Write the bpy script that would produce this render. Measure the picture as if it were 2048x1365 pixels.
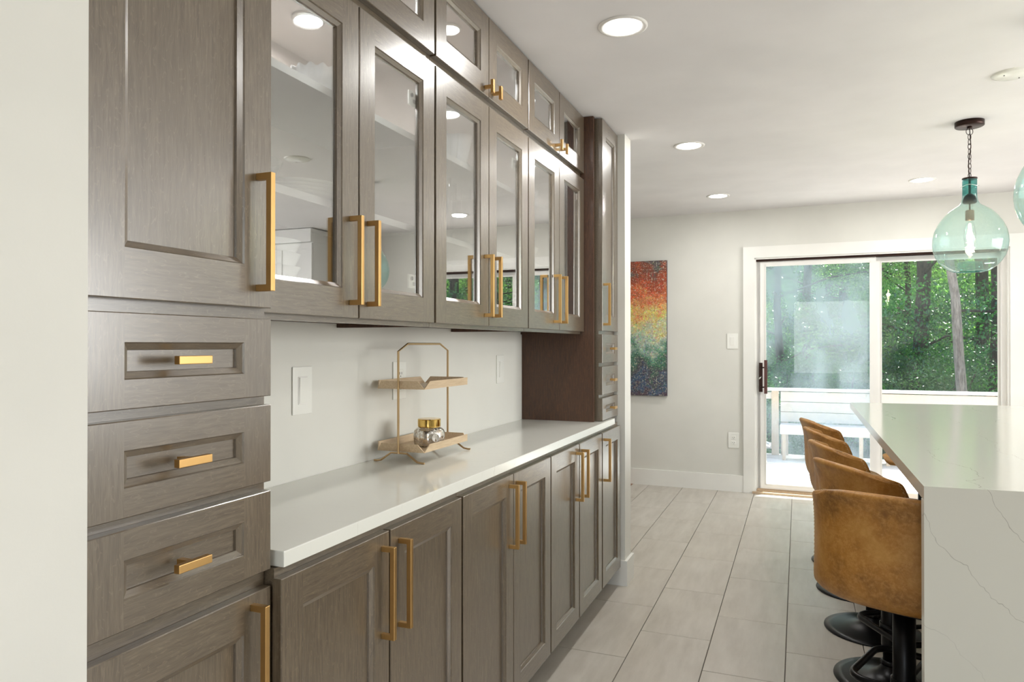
import bpy, bmesh, math, random
from mathutils import Vector, Matrix
import numpy as np
random.seed(7)
for o in list(bpy.data.objects): bpy.data.objects.remove(o)
SC = bpy.context.scene; COL = SC.collection
PI = math.pi

# ------------------------------------------------------------------ camera
FPX = 1425.0; YAW = math.atan(572/FPX); PITCH = math.atan(7/FPX)
cd = bpy.data.cameras.new('camera'); cam = bpy.data.objects.new('camera', cd); COL.objects.link(cam)
cam.location = (0, 0, 1.30); cam.rotation_euler = (PI/2+PITCH, 0, YAW)
cd.sensor_width = 36; cd.lens = FPX*36/2048; cd.clip_start = 0.05; cd.clip_end = 200
SC.camera = cam

# ------------------------------------------------------------------ world, sun, added fill light, exposure
SUN_W = 25.0; SKY = 0.55
FILL_BACK = 24.0; FILL_RIGHT = 112.0; CAN_W = 7.5; CAN_E = 14.0; PUCK_W = 4.5
SC.view_settings.view_transform = 'Standard'; SC.view_settings.look = 'None'
SC.view_settings.gamma = 1.0; SC.view_settings.use_curve_mapping = False
SC.view_settings.exposure = 0.12
W = bpy.data.worlds.new('world'); SC.world = W; W.use_nodes = True
wn = W.node_tree.nodes; wl = W.node_tree.links
sky = wn.new('ShaderNodeTexSky'); sky.sky_type = 'NISHITA'; sky.sun_disc = False
sky.sun_elevation = math.radians(58); sky.sun_rotation = math.radians(20); sky.air_density = 1.2; sky.dust_density = 2.0
wl.new(sky.outputs[0], wn['Background'].inputs[0]); wn['Background'].inputs[1].default_value = SKY

def lamp(name, kind, loc, direction, energy, color=(1, 1, 1), **kw):
    d = bpy.data.lights.new(name, kind); d.energy = energy; d.color = color
    for k, v in kw.items(): setattr(d, k, v)
    o = bpy.data.objects.new(name, d); COL.objects.link(o); o.location = loc
    o.rotation_euler = Vector(direction).to_track_quat('-Z', 'Y').to_euler()
    return o
lamp('sun', 'SUN', (0, 0, 10), (-0.35, -0.62, -1.05), SUN_W, (1, .975, .93), angle=0.01)
lamp('rear_fill_light', 'AREA', (0.12, -3.05, 1.45), (0, 1, 0), FILL_BACK, (1, 1, .99), shape='RECTANGLE', size=1.4, size_y=1.5)  # fill lamp added behind the camera, also mirrored in the sliding pane
lamp('side_fill_light', 'AREA', (4.12, 3.4, 1.55), (-1, 0, 0), FILL_RIGHT, (1, .995, .985), shape='RECTANGLE', size=2.7, size_y=1.3)  # unseen fill lamp added on the right to light the cabinet fronts

# ------------------------------------------------------------------ material helpers
MATS = {}
def srgb(r, g, b):
    f = lambda c: ((c/255+0.055)/1.055)**2.4 if c/255 > 0.04045 else c/255/12.92
    return (f(r), f(g), f(b), 1)
class NT:
    def __init__(s, name):
        s.m = bpy.data.materials.new(name); s.m.use_nodes = True; s.t = s.m.node_tree
        s.n = s.t.nodes; s.p = s.n['Principled BSDF']; s.out = s.n['Material Output']; MATS[name] = s.m
    def node(s, typ, **kw):
        n = s.n.new(typ)
        for k, v in kw.items():
            if k in n.inputs.keys(): n.inputs[k].default_value = v
            else: setattr(n, k, v)
        return n
    def link(s, a, b): s.t.links.new(a, b)
    def coords(s, scale=(1, 1, 1), rot=(0, 0, 0), rand=False, loc=(0, 0, 0)):
        c = s.node('ShaderNodeTexCoord'); m = s.node('ShaderNodeMapping')
        m.inputs['Scale'].default_value = scale; m.inputs['Rotation'].default_value = rot; m.inputs['Location'].default_value = loc
        g = s.node('ShaderNodeNewGeometry')
        src = g.outputs['Position']
        if rand:
            oi = s.node('ShaderNodeObjectInfo'); v = s.node('ShaderNodeVectorMath', operation='SCALE'); v.inputs['Scale'].default_value = 37.0
            cb = s.node('ShaderNodeCombineXYZ')
            for i in range(3): s.link(oi.outputs['Random'], cb.inputs[i])
            s.link(cb.outputs[0], v.inputs[0]); a = s.node('ShaderNodeVectorMath', operation='ADD')
            s.link(src, a.inputs[0]); s.link(v.outputs[0], a.inputs[1]); src = a.outputs[0]
        s.link(src, m.inputs['Vector']); return m.outputs[0]
    def noise(s, vec, scale, detail=3, rough=.5, dist=0):
        n = s.node('ShaderNodeTexNoise'); n.inputs['Scale'].default_value = scale; n.inputs['Detail'].default_value = detail
        n.inputs['Roughness'].default_value = rough; n.inputs['Distortion'].default_value = dist
        if vec is not None: s.link(vec, n.inputs['Vector'])
        return n.outputs['Fac']
    def ramp(s, fac, stops):
        r = s.node('ShaderNodeValToRGB'); e = r.color_ramp.elements
        while len(e) < len(stops): e.new(0.5)
        for el, (p, c) in zip(e, stops): el.position = p; el.color = c
        s.link(fac, r.inputs[0]); return r.outputs[0]
    def mix(s, fac, a, b, blend='MIX'):
        m = s.node('ShaderNodeMix', data_type='RGBA', blend_type=blend)
        for sock, v in ((m.inputs[0], fac), (m.inputs[6], a), (m.inputs[7], b)):
            if hasattr(v, 'is_linked'): s.link(v, sock)
            else: sock.default_value = v
        return m.outputs[2]
    def bump(s, h, strength, dist=.002):
        b = s.node('ShaderNodeBump'); b.inputs['Strength'].default_value = strength; b.inputs['Distance'].default_value = dist
        s.link(h, b.inputs['Height']); s.link(b.outputs[0], s.p.inputs['Normal'])
    def set(s, **kw):
        for k, v in kw.items(): s.p.inputs[k.replace('_', ' ')].default_value = v
G = lambda v: (v, v, v, 1)

def plain(name, col, rough=.5, metal=0.0, bump=0, bscale=300, **kw):
    t = NT(name); t.set(Base_Color=col, Roughness=rough, Metallic=metal)
    for k, v in kw.items(): t.p.inputs[k.replace('_', ' ')].default_value = v
    v = t.coords(); n = t.noise(v, 3.0, 3)
    t.link(t.mix(t.ramp(n, [(.3, G(0)), (.7, G(1))]), tuple(c*.96 for c in col[:3])+(1,), tuple(min(1, c*1.03) for c in col[:3])+(1,)), t.p.inputs['Base Color'])
    if bump: t.bump(t.noise(v, bscale, 2), bump, .0006)
    return t.m

def wood(name, vertical, light, dark, rough=.38, fig=True, coat=.95):
    t = NT(name)
    sc = (60, 60, 5) if vertical else (60, 5, 60)
    v = t.coords(sc, rand=True); v2 = t.coords((3, 3, .7) if vertical else (3, .7, 3), rand=True)
    fine = t.noise(v, 3.2, 4, .65); blot = t.noise(t.coords((1, 1, .6), rand=True), 7.0, 3, .5)
    w = t.node('ShaderNodeTexWave', wave_type='BANDS', bands_direction='X' if vertical else 'Z')
    w.bands_direction = 'Y' if vertical else 'Z'
    w.inputs['Scale'].default_value = 15; w.inputs['Distortion'].default_value = 26; w.inputs['Detail'].default_value = 2.5; w.inputs['Detail Scale'].default_value = 1.2
    t.link(v2, w.inputs['Vector'])
    c = t.ramp(fine, [(.28, dark), (.72, light)])
    mid = tuple((a+b)/2*.9 for a, b in zip(dark[:3], light[:3]))+(1,)
    c = t.mix(t.ramp(blot, [(.35, G(0)), (.7, G(.5))]), c, mid)
    if fig:
        c = t.mix(t.ramp(w.outputs['Fac'], [(.0, G(.3)), (.05, G(0))]), c, tuple(min(1, x*1.5) for x in light[:3])+(1,))
    t.link(c, t.p.inputs['Base Color']); t.set(Roughness=rough)
    t.p.inputs['Coat Weight'].default_value = coat; t.p.inputs['Coat IOR'].default_value = 1.75; t.p.inputs['Coat Roughness'].default_value = .24
    t.bump(fine, .12, .0006)
    return t.m
L1, D1 = srgb(111, 97, 77), srgb(74, 62, 48)
wood('wood_vertical', True, L1, D1); wood('wood_horizontal', False, L1, D1)
wood('side_wood', True, srgb(90, 57, 34), srgb(50, 29, 17), .5, True, .12)
plain('cabinet_inside', srgb(172, 161, 154), .6)
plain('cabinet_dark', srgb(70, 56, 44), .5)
plain('wall_paint', srgb(219, 218, 211), .75, bump=.12, bscale=260)
plain('ceiling_paint', srgb(231, 229, 230), .85)
plain('trim_paint', srgb(234, 233, 228), .38)
plain('white_plastic', srgb(236, 236, 230), .18)
plain('white_vinyl', srgb(232, 230, 226), .35)
plain('outlet_slot', srgb(40, 40, 40), .6)
plain('white_lacquer', srgb(228, 228, 226), .35)
plain('black_metal', srgb(20, 20, 22), .33, .55)
plain('bronze_metal', srgb(52, 34, 28), .35, .7)
plain('hinge_plate', srgb(240, 240, 234), .35)
plain('chrome', srgb(225, 225, 220), .22, .9)
t = NT('gold_metal'); t.set(Base_Color=srgb(204, 164, 106), Metallic=1, Roughness=.36); t.bump(t.noise(t.coords((300, 300, 20)), 4, 2), .08, .0004)
t = NT('gold_mirror'); t.set(Base_Color=srgb(226, 190, 110), Metallic=1, Roughness=.1)
wood('tray_wood', False, srgb(226, 204, 172), srgb(196, 168, 132), .5, False, .2)
plain('tray_metal', srgb(196, 166, 124), .35, .8)

def quartz(name, rot, strength, col=(224, 224, 216), sc=1.4):
    t = NT(name)
    v = t.coords((1, 1, 1), rot)
    d = t.noise(v, 2.2, 5, .6); add = t.node('ShaderNodeVectorMath', operation='MULTIPLY_ADD')
    cb = t.node('ShaderNodeCombineXYZ'); t.link(d, cb.inputs[0]); t.link(d, cb.inputs[2])
    t.link(cb.outputs[0], add.inputs[0]); add.inputs[1].default_value = (.3, .3, .3); t.link(v, add.inputs[2])
    w = t.node('ShaderNodeTexWave', wave_type='BANDS', bands_direction='X', wave_profile='SAW'); w.inputs['Scale'].default_value = sc
    w.inputs['Distortion'].default_value = .9; w.inputs['Detail'].default_value = 4; t.link(add.outputs[0], w.inputs['Vector'])
    mask = t.noise(v, 1.6, 2)
    line = t.ramp(w.outputs['Fac'], [(0, G(1)), (.006, G(.6)), (.012, G(0))])
    m = t.node('ShaderNodeMath', operation='MULTIPLY'); t.link(line, m.inputs[0]); t.link(t.ramp(mask, [(.42, G(0.1)), (.6, G(strength))]), m.inputs[1])
    c = t.mix(m.outputs[0], srgb(*col), srgb(136, 132, 122))
    t.link(c, t.p.inputs['Base Color']); t.set(Roughness=.13); t.p.inputs['Specular IOR Level'].default_value = .5
    return t.m
quartz('quartz', (0, .2, .9), .55, sc=2.6)
quartz('island_quartz', (0, math.radians(42), 0), .75, (214, 213, 203), 1.7)

def tilemat():
    t = NT('floor_tile')
    v = t.coords((7, 1.2, 7), rand=True); n = t.noise(v, 2.5, 5, .6); n2 = t.noise(t.coords(rand=True), 5, 4)
    oi = t.node('ShaderNodeObjectInfo')
    c = t.mix(t.ramp(n, [(.3, G(0)), (.72, G(1))]), srgb(180, 173, 162), srgb(204, 198, 188))
    c = t.mix(t.ramp(oi.outputs['Random'], [(0, G(0)), (1, G(.35))]), c, srgb(186, 177, 165))
    c = t.mix(t.ramp(n2, [(.4, G(0)), (.75, G(.25))]), c, srgb(212, 207, 199))
    t.link(c, t.p.inputs['Base Color']); t.set(Roughness=.32); t.bump(n2, .06, .001)
tilemat()
plain('grout', srgb(112, 106, 98), .8)
wood('cherry_grip', True, srgb(96, 44, 34), srgb(60, 26, 20), .4, False, .3)
wood('oak_floor', False, srgb(190, 140, 100), srgb(150, 100, 66), .4)
wood('threshold_wood', False, srgb(206, 184, 156), srgb(166, 138, 108), .5, True, .1)
wood('deck_wood', False, srgb(216, 209, 203), srgb(172, 163, 155), .8, True, 0)
wood('deck_post', True, srgb(208, 190, 170), srgb(164, 142, 122), .8, True, 0)

def leather():
    t = NT('tan_leather'); v = t.coords(rand=True)
    n = t.noise(v, 8, 6, .62, .1); n2 = t.noise(v, 70, 5, .75, .15)
    c = t.ramp(n, [(.3, srgb(126, 84, 36)), (.5, srgb(166, 114, 48)), (.75, srgb(194, 146, 76))])
    c = t.mix(t.ramp(n2, [(.45, G(0)), (.65, G(.5))]), c, srgb(200, 150, 84))
    t.link(c, t.p.inputs['Base Color']); t.set(Roughness=.42); t.bump(t.noise(v, 160, 4, .7), .25, .0012)
leather()
plain('thread', srgb(224, 196, 150), .7)

def thin_glass(name, tint, refl, rough=.0, haze=None):
    t = NT(name); t.n.remove(t.p)
    tr = t.node('ShaderNodeBsdfTransparent'); tr.inputs[0].default_value = tint
    gl = t.node('ShaderNodeBsdfGlossy'); gl.inputs['Roughness'].default_value = rough
    lw = t.node('ShaderNodeLayerWeight'); lw.inputs[0].default_value = .5
    pw = t.node('ShaderNodeMath', operation='POWER'); pw.inputs[1].default_value = 4.0; t.link(lw.outputs['Facing'], pw.inputs[0])
    mul = t.node('ShaderNodeMath', operation='MULTIPLY_ADD'); mul.use_clamp = True
    mul.inputs[1].default_value = refl[1]; mul.inputs[2].default_value = refl[0]; t.link(pw.outputs[0], mul.inputs[0])
    m = t.node('ShaderNodeMixShader'); t.link(mul.outputs[0], m.inputs[0]); t.link(tr.outputs[0], m.inputs[1]); t.link(gl.outputs[0], m.inputs[2])
    out = m.outputs[0]
    if haze:
        df = t.node('ShaderNodeBsdfDiffuse'); tl = t.node('ShaderNodeBsdfTranslucent'); hm = t.node('ShaderNodeMixShader'); hm.inputs[0].default_value = .6
        df.inputs[0].default_value = haze[2]; tl.inputs[0].default_value = haze[2]
        t.link(df.outputs[0], hm.inputs[1]); t.link(tl.outputs[0], hm.inputs[2])
        n = t.noise(t.coords(haze[3]), haze[4], 4, .55, .6)
        m2 = t.node('ShaderNodeMixShader'); t.link(t.ramp(n, [(.3, G(haze[0])), (.62, G(haze[1]))]), m2.inputs[0])
        t.link(out, m2.inputs[1]); t.link(hm.outputs[0], m2.inputs[2]); out = m2.outputs[0]
    t.link(out, t.out.inputs[0]); return t.m
thin_glass('cabinet_glass', (.95, .96, .95, 1), (.29, 2.2))
thin_glass('door_glass', (.97, .99, .98, 1), (.02, .9), haze=(.0, .03, (.85, .9, .9, 1), (1, 1, 1), 2))
thin_glass('hazy_glass', (.95, .99, .98, 1), (.03, .9), haze=(.04, .30, (.66, .80, .92, 1), (1, 1, .8), 2.2))
def tint_glass(name, a, b, gl0=.03):
    t = NT(name); t.n.remove(t.p)
    tr = t.node('ShaderNodeBsdfTransparent'); gl = t.node('ShaderNodeBsdfGlossy'); gl.inputs['Roughness'].default_value = .03
    lw = t.node('ShaderNodeLayerWeight'); lw.inputs[0].default_value = .35
    t.link(t.mix(lw.outputs['Facing'], a, b), tr.inputs[0])
    fr = t.node('ShaderNodeMath', operation='MULTIPLY_ADD'); pw = t.node('ShaderNodeMath', operation='POWER'); pw.inputs[1].default_value = 4; lf = t.node('ShaderNodeLayerWeight'); lf.inputs[0].default_value = .5; t.link(lf.outputs['Facing'], pw.inputs[0]); t.link(pw.outputs[0], fr.inputs[0]); fr.inputs[1].default_value = .6; fr.inputs[2].default_value = .04
    bn = t.node('ShaderNodeBump'); bn.inputs['Strength'].default_value = .25; bn.inputs['Distance'].default_value = .003
    t.link(t.noise(t.coords((1, 1, 3)), 28, 3), bn.inputs['Height']); t.link(bn.outputs[0], gl.inputs['Normal'])
    m = t.node('ShaderNodeMixShader'); t.link(fr.outputs[0], m.inputs[0]); t.link(tr.outputs[0], m.inputs[1]); t.link(gl.outputs[0], m.inputs[2])
    df = t.node('ShaderNodeBsdfTranslucent'); df.inputs[0].default_value = a
    m2 = t.node('ShaderNodeMixShader'); m2.inputs[0].default_value = .07; t.link(m.outputs[0], m2.inputs[1]); t.link(df.outputs[0], m2.inputs[2])
    t.link(m2.outputs[0], t.out.inputs[0])
tint_glass('aqua_glass', (.735, .865, .86, 1), (.36, .60, .60, 1))
tint_glass('teal_glass', (.42, .78, .74, 1), (.12, .46, .44, 1))
t = NT('crystal'); t.set(Base_Color=(.96, .98, 1, 1), Roughness=.04, IOR=1.45); t.p.inputs['Transmission Weight'].default_value = .3
thin_glass('clear_glass', (.97, .98, .98, 1), (.04, .9))
plain('white_china', srgb(244, 244, 240), .2)
def emit(name, col, s):
    t = NT(name); t.n.remove(t.p); e = t.node('ShaderNodeEmission'); e.inputs[0].default_value = col; e.inputs[1].default_value = s; t.link(e.outputs[0], t.out.inputs[0])
emit('lamp_white', (1, .99, .96, 1), CAN_E); emit('puck_glow', (.96, .98, 1, 1), 14); emit('filament', (1, .72, .38, 1), 60); emit('bulb_glow', (1, .83, .55, 1), 9)
t = NT('mercury_glass'); v = t.coords(); n = t.noise(v, 90, 4, .7)
t.link(t.ramp(n, [(.5, srgb(226, 224, 218)), (.62, srgb(176, 156, 132)), (.74, srgb(128, 104, 82))]), t.p.inputs['Base Color'])
t.link(t.ramp(n, [(.45, G(1)), (.6, G(.3))]), t.p.inputs['Metallic']); t.set(Roughness=.14)
plain('jar_label', srgb(206, 202, 194), .4)
plain('sky_blue_plastic', srgb(120, 150, 200), .4)
def bark(name, a, b):
    t = NT(name); n = t.noise(t.coords((5, 5, 1), rand=True), 6, 5, .7)
    t.link(t.ramp(n, [(.35, b), (.65, a)]), t.p.inputs['Base Color']); t.set(Roughness=.9); t.bump(n, .8, .02)
bark('pale_bark', srgb(178, 160, 146), srgb(120, 104, 94)); bark('dark_bark', srgb(92, 80, 70), srgb(52, 44, 38))
def leafmat(name, c1, c2):
    t = NT(name); t.n.remove(t.p); n = t.noise(t.coords((1, 1, 1)), 2.3, 3)
    c = t.ramp(n, [(.35, c1), (.65, c2)])
    d = t.node('ShaderNodeBsdfDiffuse'); tl = t.node('ShaderNodeBsdfTranslucent'); gl = t.node('ShaderNodeBsdfGlossy'); gl.inputs['Roughness'].default_value = .35
    t.link(c, d.inputs[0]); t.link(c, tl.inputs[0]); m = t.node('ShaderNodeMixShader'); m.inputs[0].default_value = .5
    t.link(d.outputs[0], m.inputs[1]); t.link(tl.outputs[0], m.inputs[2]); m2 = t.node('ShaderNodeMixShader'); m2.inputs[0].default_value = .07
    t.link(m.outputs[0], m2.inputs[1]); t.link(gl.outputs[0], m2.inputs[2]); t.link(m2.outputs[0], t.out.inputs[0])
leafmat('leaf_mid', srgb(46, 100, 46), srgb(90, 146, 62)); leafmat('leaf_dark', srgb(34, 78, 46), srgb(60, 112, 60)); leafmat('leaf_lime', srgb(78, 134, 50), srgb(136, 184, 80))
t = NT('forest_floor'); n = t.noise(t.coords(), 1.2, 6, .7)
t.link(t.ramp(n, [(.35, srgb(38, 62, 34)), (.6, srgb(62, 98, 48)), (.75, srgb(88, 84, 60))]), t.p.inputs['Base Color']); t.set(Roughness=1)
def painting():
    t = NT('abstract_paint')
    g = t.node('ShaderNodeNewGeometry'); sp = t.node('ShaderNodeSeparateXYZ'); t.link(g.outputs['Position'], sp.inputs[0])
    v = t.coords(); n = t.noise(v, 7, 5, .65)
    a = t.node('ShaderNodeMath', operation='MULTIPLY_ADD'); t.link(n, a.inputs[0]); a.inputs[1].default_value = .9; t.link(sp.outputs[2], a.inputs[2])
    mr = t.node('ShaderNodeMapRange'); mr.inputs['From Min'].default_value = .83+.45; mr.inputs['From Max'].default_value = 2.07+.45; t.link(a.outputs[0], mr.inputs[0])
    base = t.ramp(mr.outputs[0], [(0, srgb(74, 60, 72)), (.08, srgb(60, 84, 108)), (.16, srgb(72, 70, 78)), (.26, srgb(62, 104, 84)), (.33, srgb(88, 132, 112)), (.42, srgb(160, 176, 160)), (.5, srgb(186, 184, 140)), (.58, srgb(202, 184, 104)), (.66, srgb(212, 152, 92)), (.74, srgb(190, 98, 56)), (.86, srgb(158, 70, 42)), (.95, srgb(124, 70, 52)), (1, srgb(90, 84, 84))])
    vo = t.node('ShaderNodeTexVoronoi'); vo.inputs['Scale'].default_value = 95; t.link(v, vo.inputs['Vector'])
    hs = t.node('ShaderNodeHueSaturation'); hs.inputs['Saturation'].default_value = .55; t.link(vo.outputs['Color'], hs.inputs['Color'])
    c = t.mix(t.ramp(t.noise(v, 34, 5, .8), [(.42, G(0)), (.58, G(.85))]), base, hs.outputs[0], 'OVERLAY')
    c = t.mix(t.ramp(t.noise(v, 70, 5, .8), [(.54, G(0)), (.64, G(.75))]), c, srgb(232, 224, 204))
    c = t.mix(t.ramp(t.noise(t.coords(loc=(3, 5, 1)), 60, 5, .8), [(.58, G(0)), (.66, G(.8))]), c, srgb(40, 42, 52))
    t.link(c, t.p.inputs['Base Color']); t.set(Roughness=.5); t.bump(t.noise(v, 80, 5, .8), .6, .003)
painting()
plain('canvas_edge', srgb(72, 70, 82), .7)

# ------------------------------------------------------------------ mesh helpers
def root(name, loc, label, cat, group=None, rz=0):
    o = bpy.data.objects.new(name, None); COL.objects.link(o); o.location = loc; o.rotation_euler = (0, 0, rz)
    o.empty_display_size = .05; o['label'] = label; o['category'] = cat
    if group: o['group'] = group
    return o
def tag(o, label, cat, group=None, kind=None):
    if kind: o['kind'] = kind
    if label: o['label'] = label
    if cat: o['category'] = cat
    if group: o['group'] = group
    return o
ORG = {}
class MB:
    def __init__(s): s.v = []; s.f = []; s.m = []; s.mats = []; s.smooth = []
    def mi(s, mat):
        if mat not in s.mats: s.mats.append(mat)
        return s.mats.index(mat)
    def add(s, vs, fs, mat, smooth=False):
        b = len(s.v); s.v += [tuple(v) for v in vs]; i = s.mi(mat)
        for f in fs: s.f.append(tuple(b+k for k in f)); s.m.append(i); s.smooth.append(smooth)
        return s
    def box(s, x0, x1, y0, y1, z0, z1, mat, bev=0):
        if bev <= 0:
            vs = [(x, y, z) for x in (x0, x1) for y in (y0, y1) for z in (z0, z1)]
            return s.add(vs, [(0, 1, 3, 2), (4, 6, 7, 5), (0, 4, 5, 1), (2, 3, 7, 6), (0, 2, 6, 4), (1, 5, 7, 3)], mat)
        bm = bmesh.new(); bmesh.ops.create_cube(bm, size=1)
        for v in bm.verts: v.co = Vector(((x0+x1)/2+v.co.x*(x1-x0), (y0+y1)/2+v.co.y*(y1-y0), (z0+z1)/2+v.co.z*(z1-z0)))
        bmesh.ops.bevel(bm, geom=bm.edges[:], offset=bev, segments=2, affect='EDGES', profile=.6)
        bm.verts.index_update(); s.add([v.co[:] for v in bm.verts], [[v.index for v in f.verts] for f in bm.faces], mat); bm.free(); return s
    def quadbox(s, P, z0, z1, mat):   # prism over polygon P (xy, ccw)
        n = len(P); vs = [(x, y, z0) for x, y in P]+[(x, y, z1) for x, y in P]
        return s.add(vs, [tuple(range(n-1, -1, -1)), tuple(range(n, 2*n))]+[(i, (i+1) % n, n+(i+1) % n, n+i) for i in range(n)], mat)
    def lathe(s, prof, c, mat, seg=32, smooth=True, wob=None):
        vs = []; n = len(prof)
        for k in range(seg):
            a = 2*PI*k/seg
            for j, (r, z) in enumerate(prof):
                rr = r*(wob(a, j) if wob else 1); vs.append((c[0]+rr*math.cos(a), c[1]+rr*math.sin(a), c[2]+z))
        fs = [(k*n+j, ((k+1) % seg)*n+j, ((k+1) % seg)*n+j+1, k*n+j+1) for k in range(seg) for j in range(n-1)]
        return s.add(vs, fs, mat, smooth)
    def tube(s, pts, r, mat, seg=8, closed=False, smooth=True):
        pts = [Vector(p) for p in pts]; n = len(pts); vs = []; up = None
        for i, p in enumerate(pts):
            if closed: d = (pts[(i+1) % n]-pts[i-1])
            else: d = pts[min(i+1, n-1)]-pts[max(i-1, 0)]
            d.normalize()
            if up is None: up = Vector((0, 0, 1)) if abs(d.z) < .9 else Vector((1, 0, 0))
            a = d.cross(up)
            if a.length < 1e-4: a = d.cross(Vector((0, 1, 0)))
            a.normalize(); b = a.cross(d).normalized(); up = b
            for k in range(seg):
                q = 2*PI*k/seg; vs.append(p+a*(r*math.cos(q))+b*(r*math.sin(q)))
        fs = [(i*seg+k, i*seg+(k+1) % seg, ((i+1) % n)*seg+(k+1) % seg, ((i+1) % n)*seg+k) for i in range(n if closed else n-1) for k in range(seg)]
        if not closed: fs += [tuple(range(seg-1, -1, -1)), tuple((n-1)*seg+k for k in range(seg))]
        return s.add(vs, fs, mat, smooth)
    def build(s, name, parent=None, org=None, recalc=True):
        """vertices are world coordinates for unrotated things; org = origin of the mesh"""
        if org is None: org = ORG.get(parent.name, (0, 0, 0)) if parent else (0, 0, 0)
        ox, oy, oz = org
        me = bpy.data.meshes.new(name); me.from_pydata([(x-ox, y-oy, z-oz) for x, y, z in s.v], [], s.f); me.update()
        for m in s.mats: me.materials.append(MATS[m])
        me.polygons.foreach_set('material_index', s.m); me.polygons.foreach_set('use_smooth', s.smooth)
        if recalc:
            bm = bmesh.new(); bm.from_mesh(me); bmesh.ops.recalc_face_normals(bm, faces=bm.faces[:]); bm.to_mesh(me); bm.free()
        o = bpy.data.objects.new(name, me); COL.objects.link(o)
        if parent: o.parent = parent
        else: o.location = org
        ORG[o.name] = org
        return o
def R_(name, loc, *a, **k):
    o = root(name, loc, *a, **k); ORG[o.name] = tuple(loc); return o
def struct(name, mb, label=None, parent=None, org=(0, 0, 0)):
    o = mb.build(name, parent, org)
    if not parent: o['kind'] = 'structure'
    if label: o['label'] = label
    return o
def sub(o, name, mb): return mb.build(name, o)

# ------------------------------------------------------------------ room shell
WX0, WX1 = -1.325, 4.3; YB = -3.2
CEIL = 2.44
def wally(x): return 6.613-(x+1.489)*.026      # face of the far wall
def P2(dx, x): return (x, wally(x)+dx)
# floor slab + tiles
fl = MB().box(-3.3, WX1+.1, YB-.1, 6.75, -.08, -.006, 'grout'); FLOOR = struct('floor', fl, 'pale grey rectangular floor tiles in a running bond')
TW, TL, J = .308, .6135, .0035
rest = MB()
tile_n = 0
def clip_tile(x0, x1, y0, y1):
    return max(x0, -1.43), x1, y0, min(y1, wally((x0+x1)/2)-.001)
meshes = {}
for ci in range(-5, 14):
    cx0 = -.05+ci*TW; off = 2.925 if (ci % 2) else 3.230
    for rj in range(-11, 8):
        y0 = off+rj*TL; x0, x1, ya, yb = clip_tile(cx0+J/2, cx0+TW-J/2, y0+J/2, y0+TL-J/2)
        if x1-x0 < .02 or yb-ya < .02 or ya < YB or x1 > WX1: continue
        if ci <= 3 and ya > 1.0:
            # low-poly tile with worn (chamfered) top edge
            mb = MB(); c = .0012
            vs = [(x0, ya, -.006), (x1, ya, -.006), (x1, yb, -.006), (x0, yb, -.006), (x0, ya, -c), (x1, ya, -c), (x1, yb, -c), (x0, yb, -c), (x0+c, ya+c, 0), (x1-c, ya+c, 0), (x1-c, yb-c, 0), (x0+c, yb-c, 0)]
            fs = [(i, (i+1) % 4, 4+(i+1) % 4, 4+i) for i in range(4)]+[(4+i, 4+(i+1) % 4, 8+(i+1) % 4, 8+i) for i in range(4)]+[(8, 9, 10, 11)]
            mb.add(vs, fs, 'floor_tile'); mb.build('tile', FLOOR, (0, 0, 0))
        else: rest.box(x0, x1, ya, yb, -.006, 0, 'floor_tile')
o = rest.build('tile_field', FLOOR, (0, 0, 0)); o['kind'] = 'stuff'
for k in range(3):
    MB().box(-1.432-.09*(k+1), -1.434-.09*k, 3.96, 6.6, -.006, .001, 'oak_floor').build('floor_plank', FLOOR, (0, 0, 0))
# far wall with the door opening (prisms following the slightly skewed wall)
DX0, DX1, DZ = -.352, 1.516, 2.056
def wprism(mb, x0, x1, z0, z1, d0, d1, mat):
    return mb.quadbox([P2(d0, x0), P2(d0, x1), P2(d1, x1), P2(d1, x0)], z0, z1, mat)
mb = MB(); wprism(mb, -3.3, DX0, 0, 2.62, 0, .14, 'wall_paint'); wprism(mb, DX1, WX1+.1, 0, 2.62, 0, .14, 'wall_paint'); wprism(mb, DX0, DX1, DZ, 2.62, 0, .14, 'wall_paint')
struct('wall_back', mb, 'white far wall around the sliding door')
# left run of wall: near block, behind the cabinets, stub, hall beyond
mb = MB().box(-1.5, -.875, YB, .668, 0, CEIL, 'wall_paint').box(-1.5, WX0, .668, 3.80, 0, CEIL, 'wall_paint')
struct('wall_left', mb, 'white wall the cabinets stand against')
mb = MB().box(-1.5, -.868, 3.80, 3.94, 0, CEIL+.01, 'wall_paint'); struct('wall_end', mb, 'short white wall end beside the tall cabinet')
mb = MB().box(-3.3, -3.2, 3.94, 6.7, 0, 2.62, 'wall_paint').box(-3.3, -1.5, 3.80, 3.94, 0, 2.62, 'wall_paint'); struct('wall_hall', mb)
mb = MB().box(WX1, WX1+.1, YB, 6.6, 0, .85, 'wall_paint').box(WX1, WX1+.1, YB, 6.6, 2.25, 2.62, 'wall_paint').box(WX1, WX1+.1, YB, 2.0, .85, 2.25, 'wall_paint').box(WX1, WX1+.1, 4.8, 6.6, .85, 2.25, 'wall_paint')
struct('wall_right', mb)
mb = MB().box(-1.5, -.6, YB-.1, YB, 0, 2.62, 'wall_paint').box(1.4, WX1+.1, YB-.1, YB, 0, 2.62, 'wall_paint').box(-.6, 1.4, YB-.1, YB, 0, .65, 'wall_paint').box(-.6, 1.4, YB-.1, YB, 2.25, 2.62, 'wall_paint')
struct('wall_rear', mb)
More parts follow.
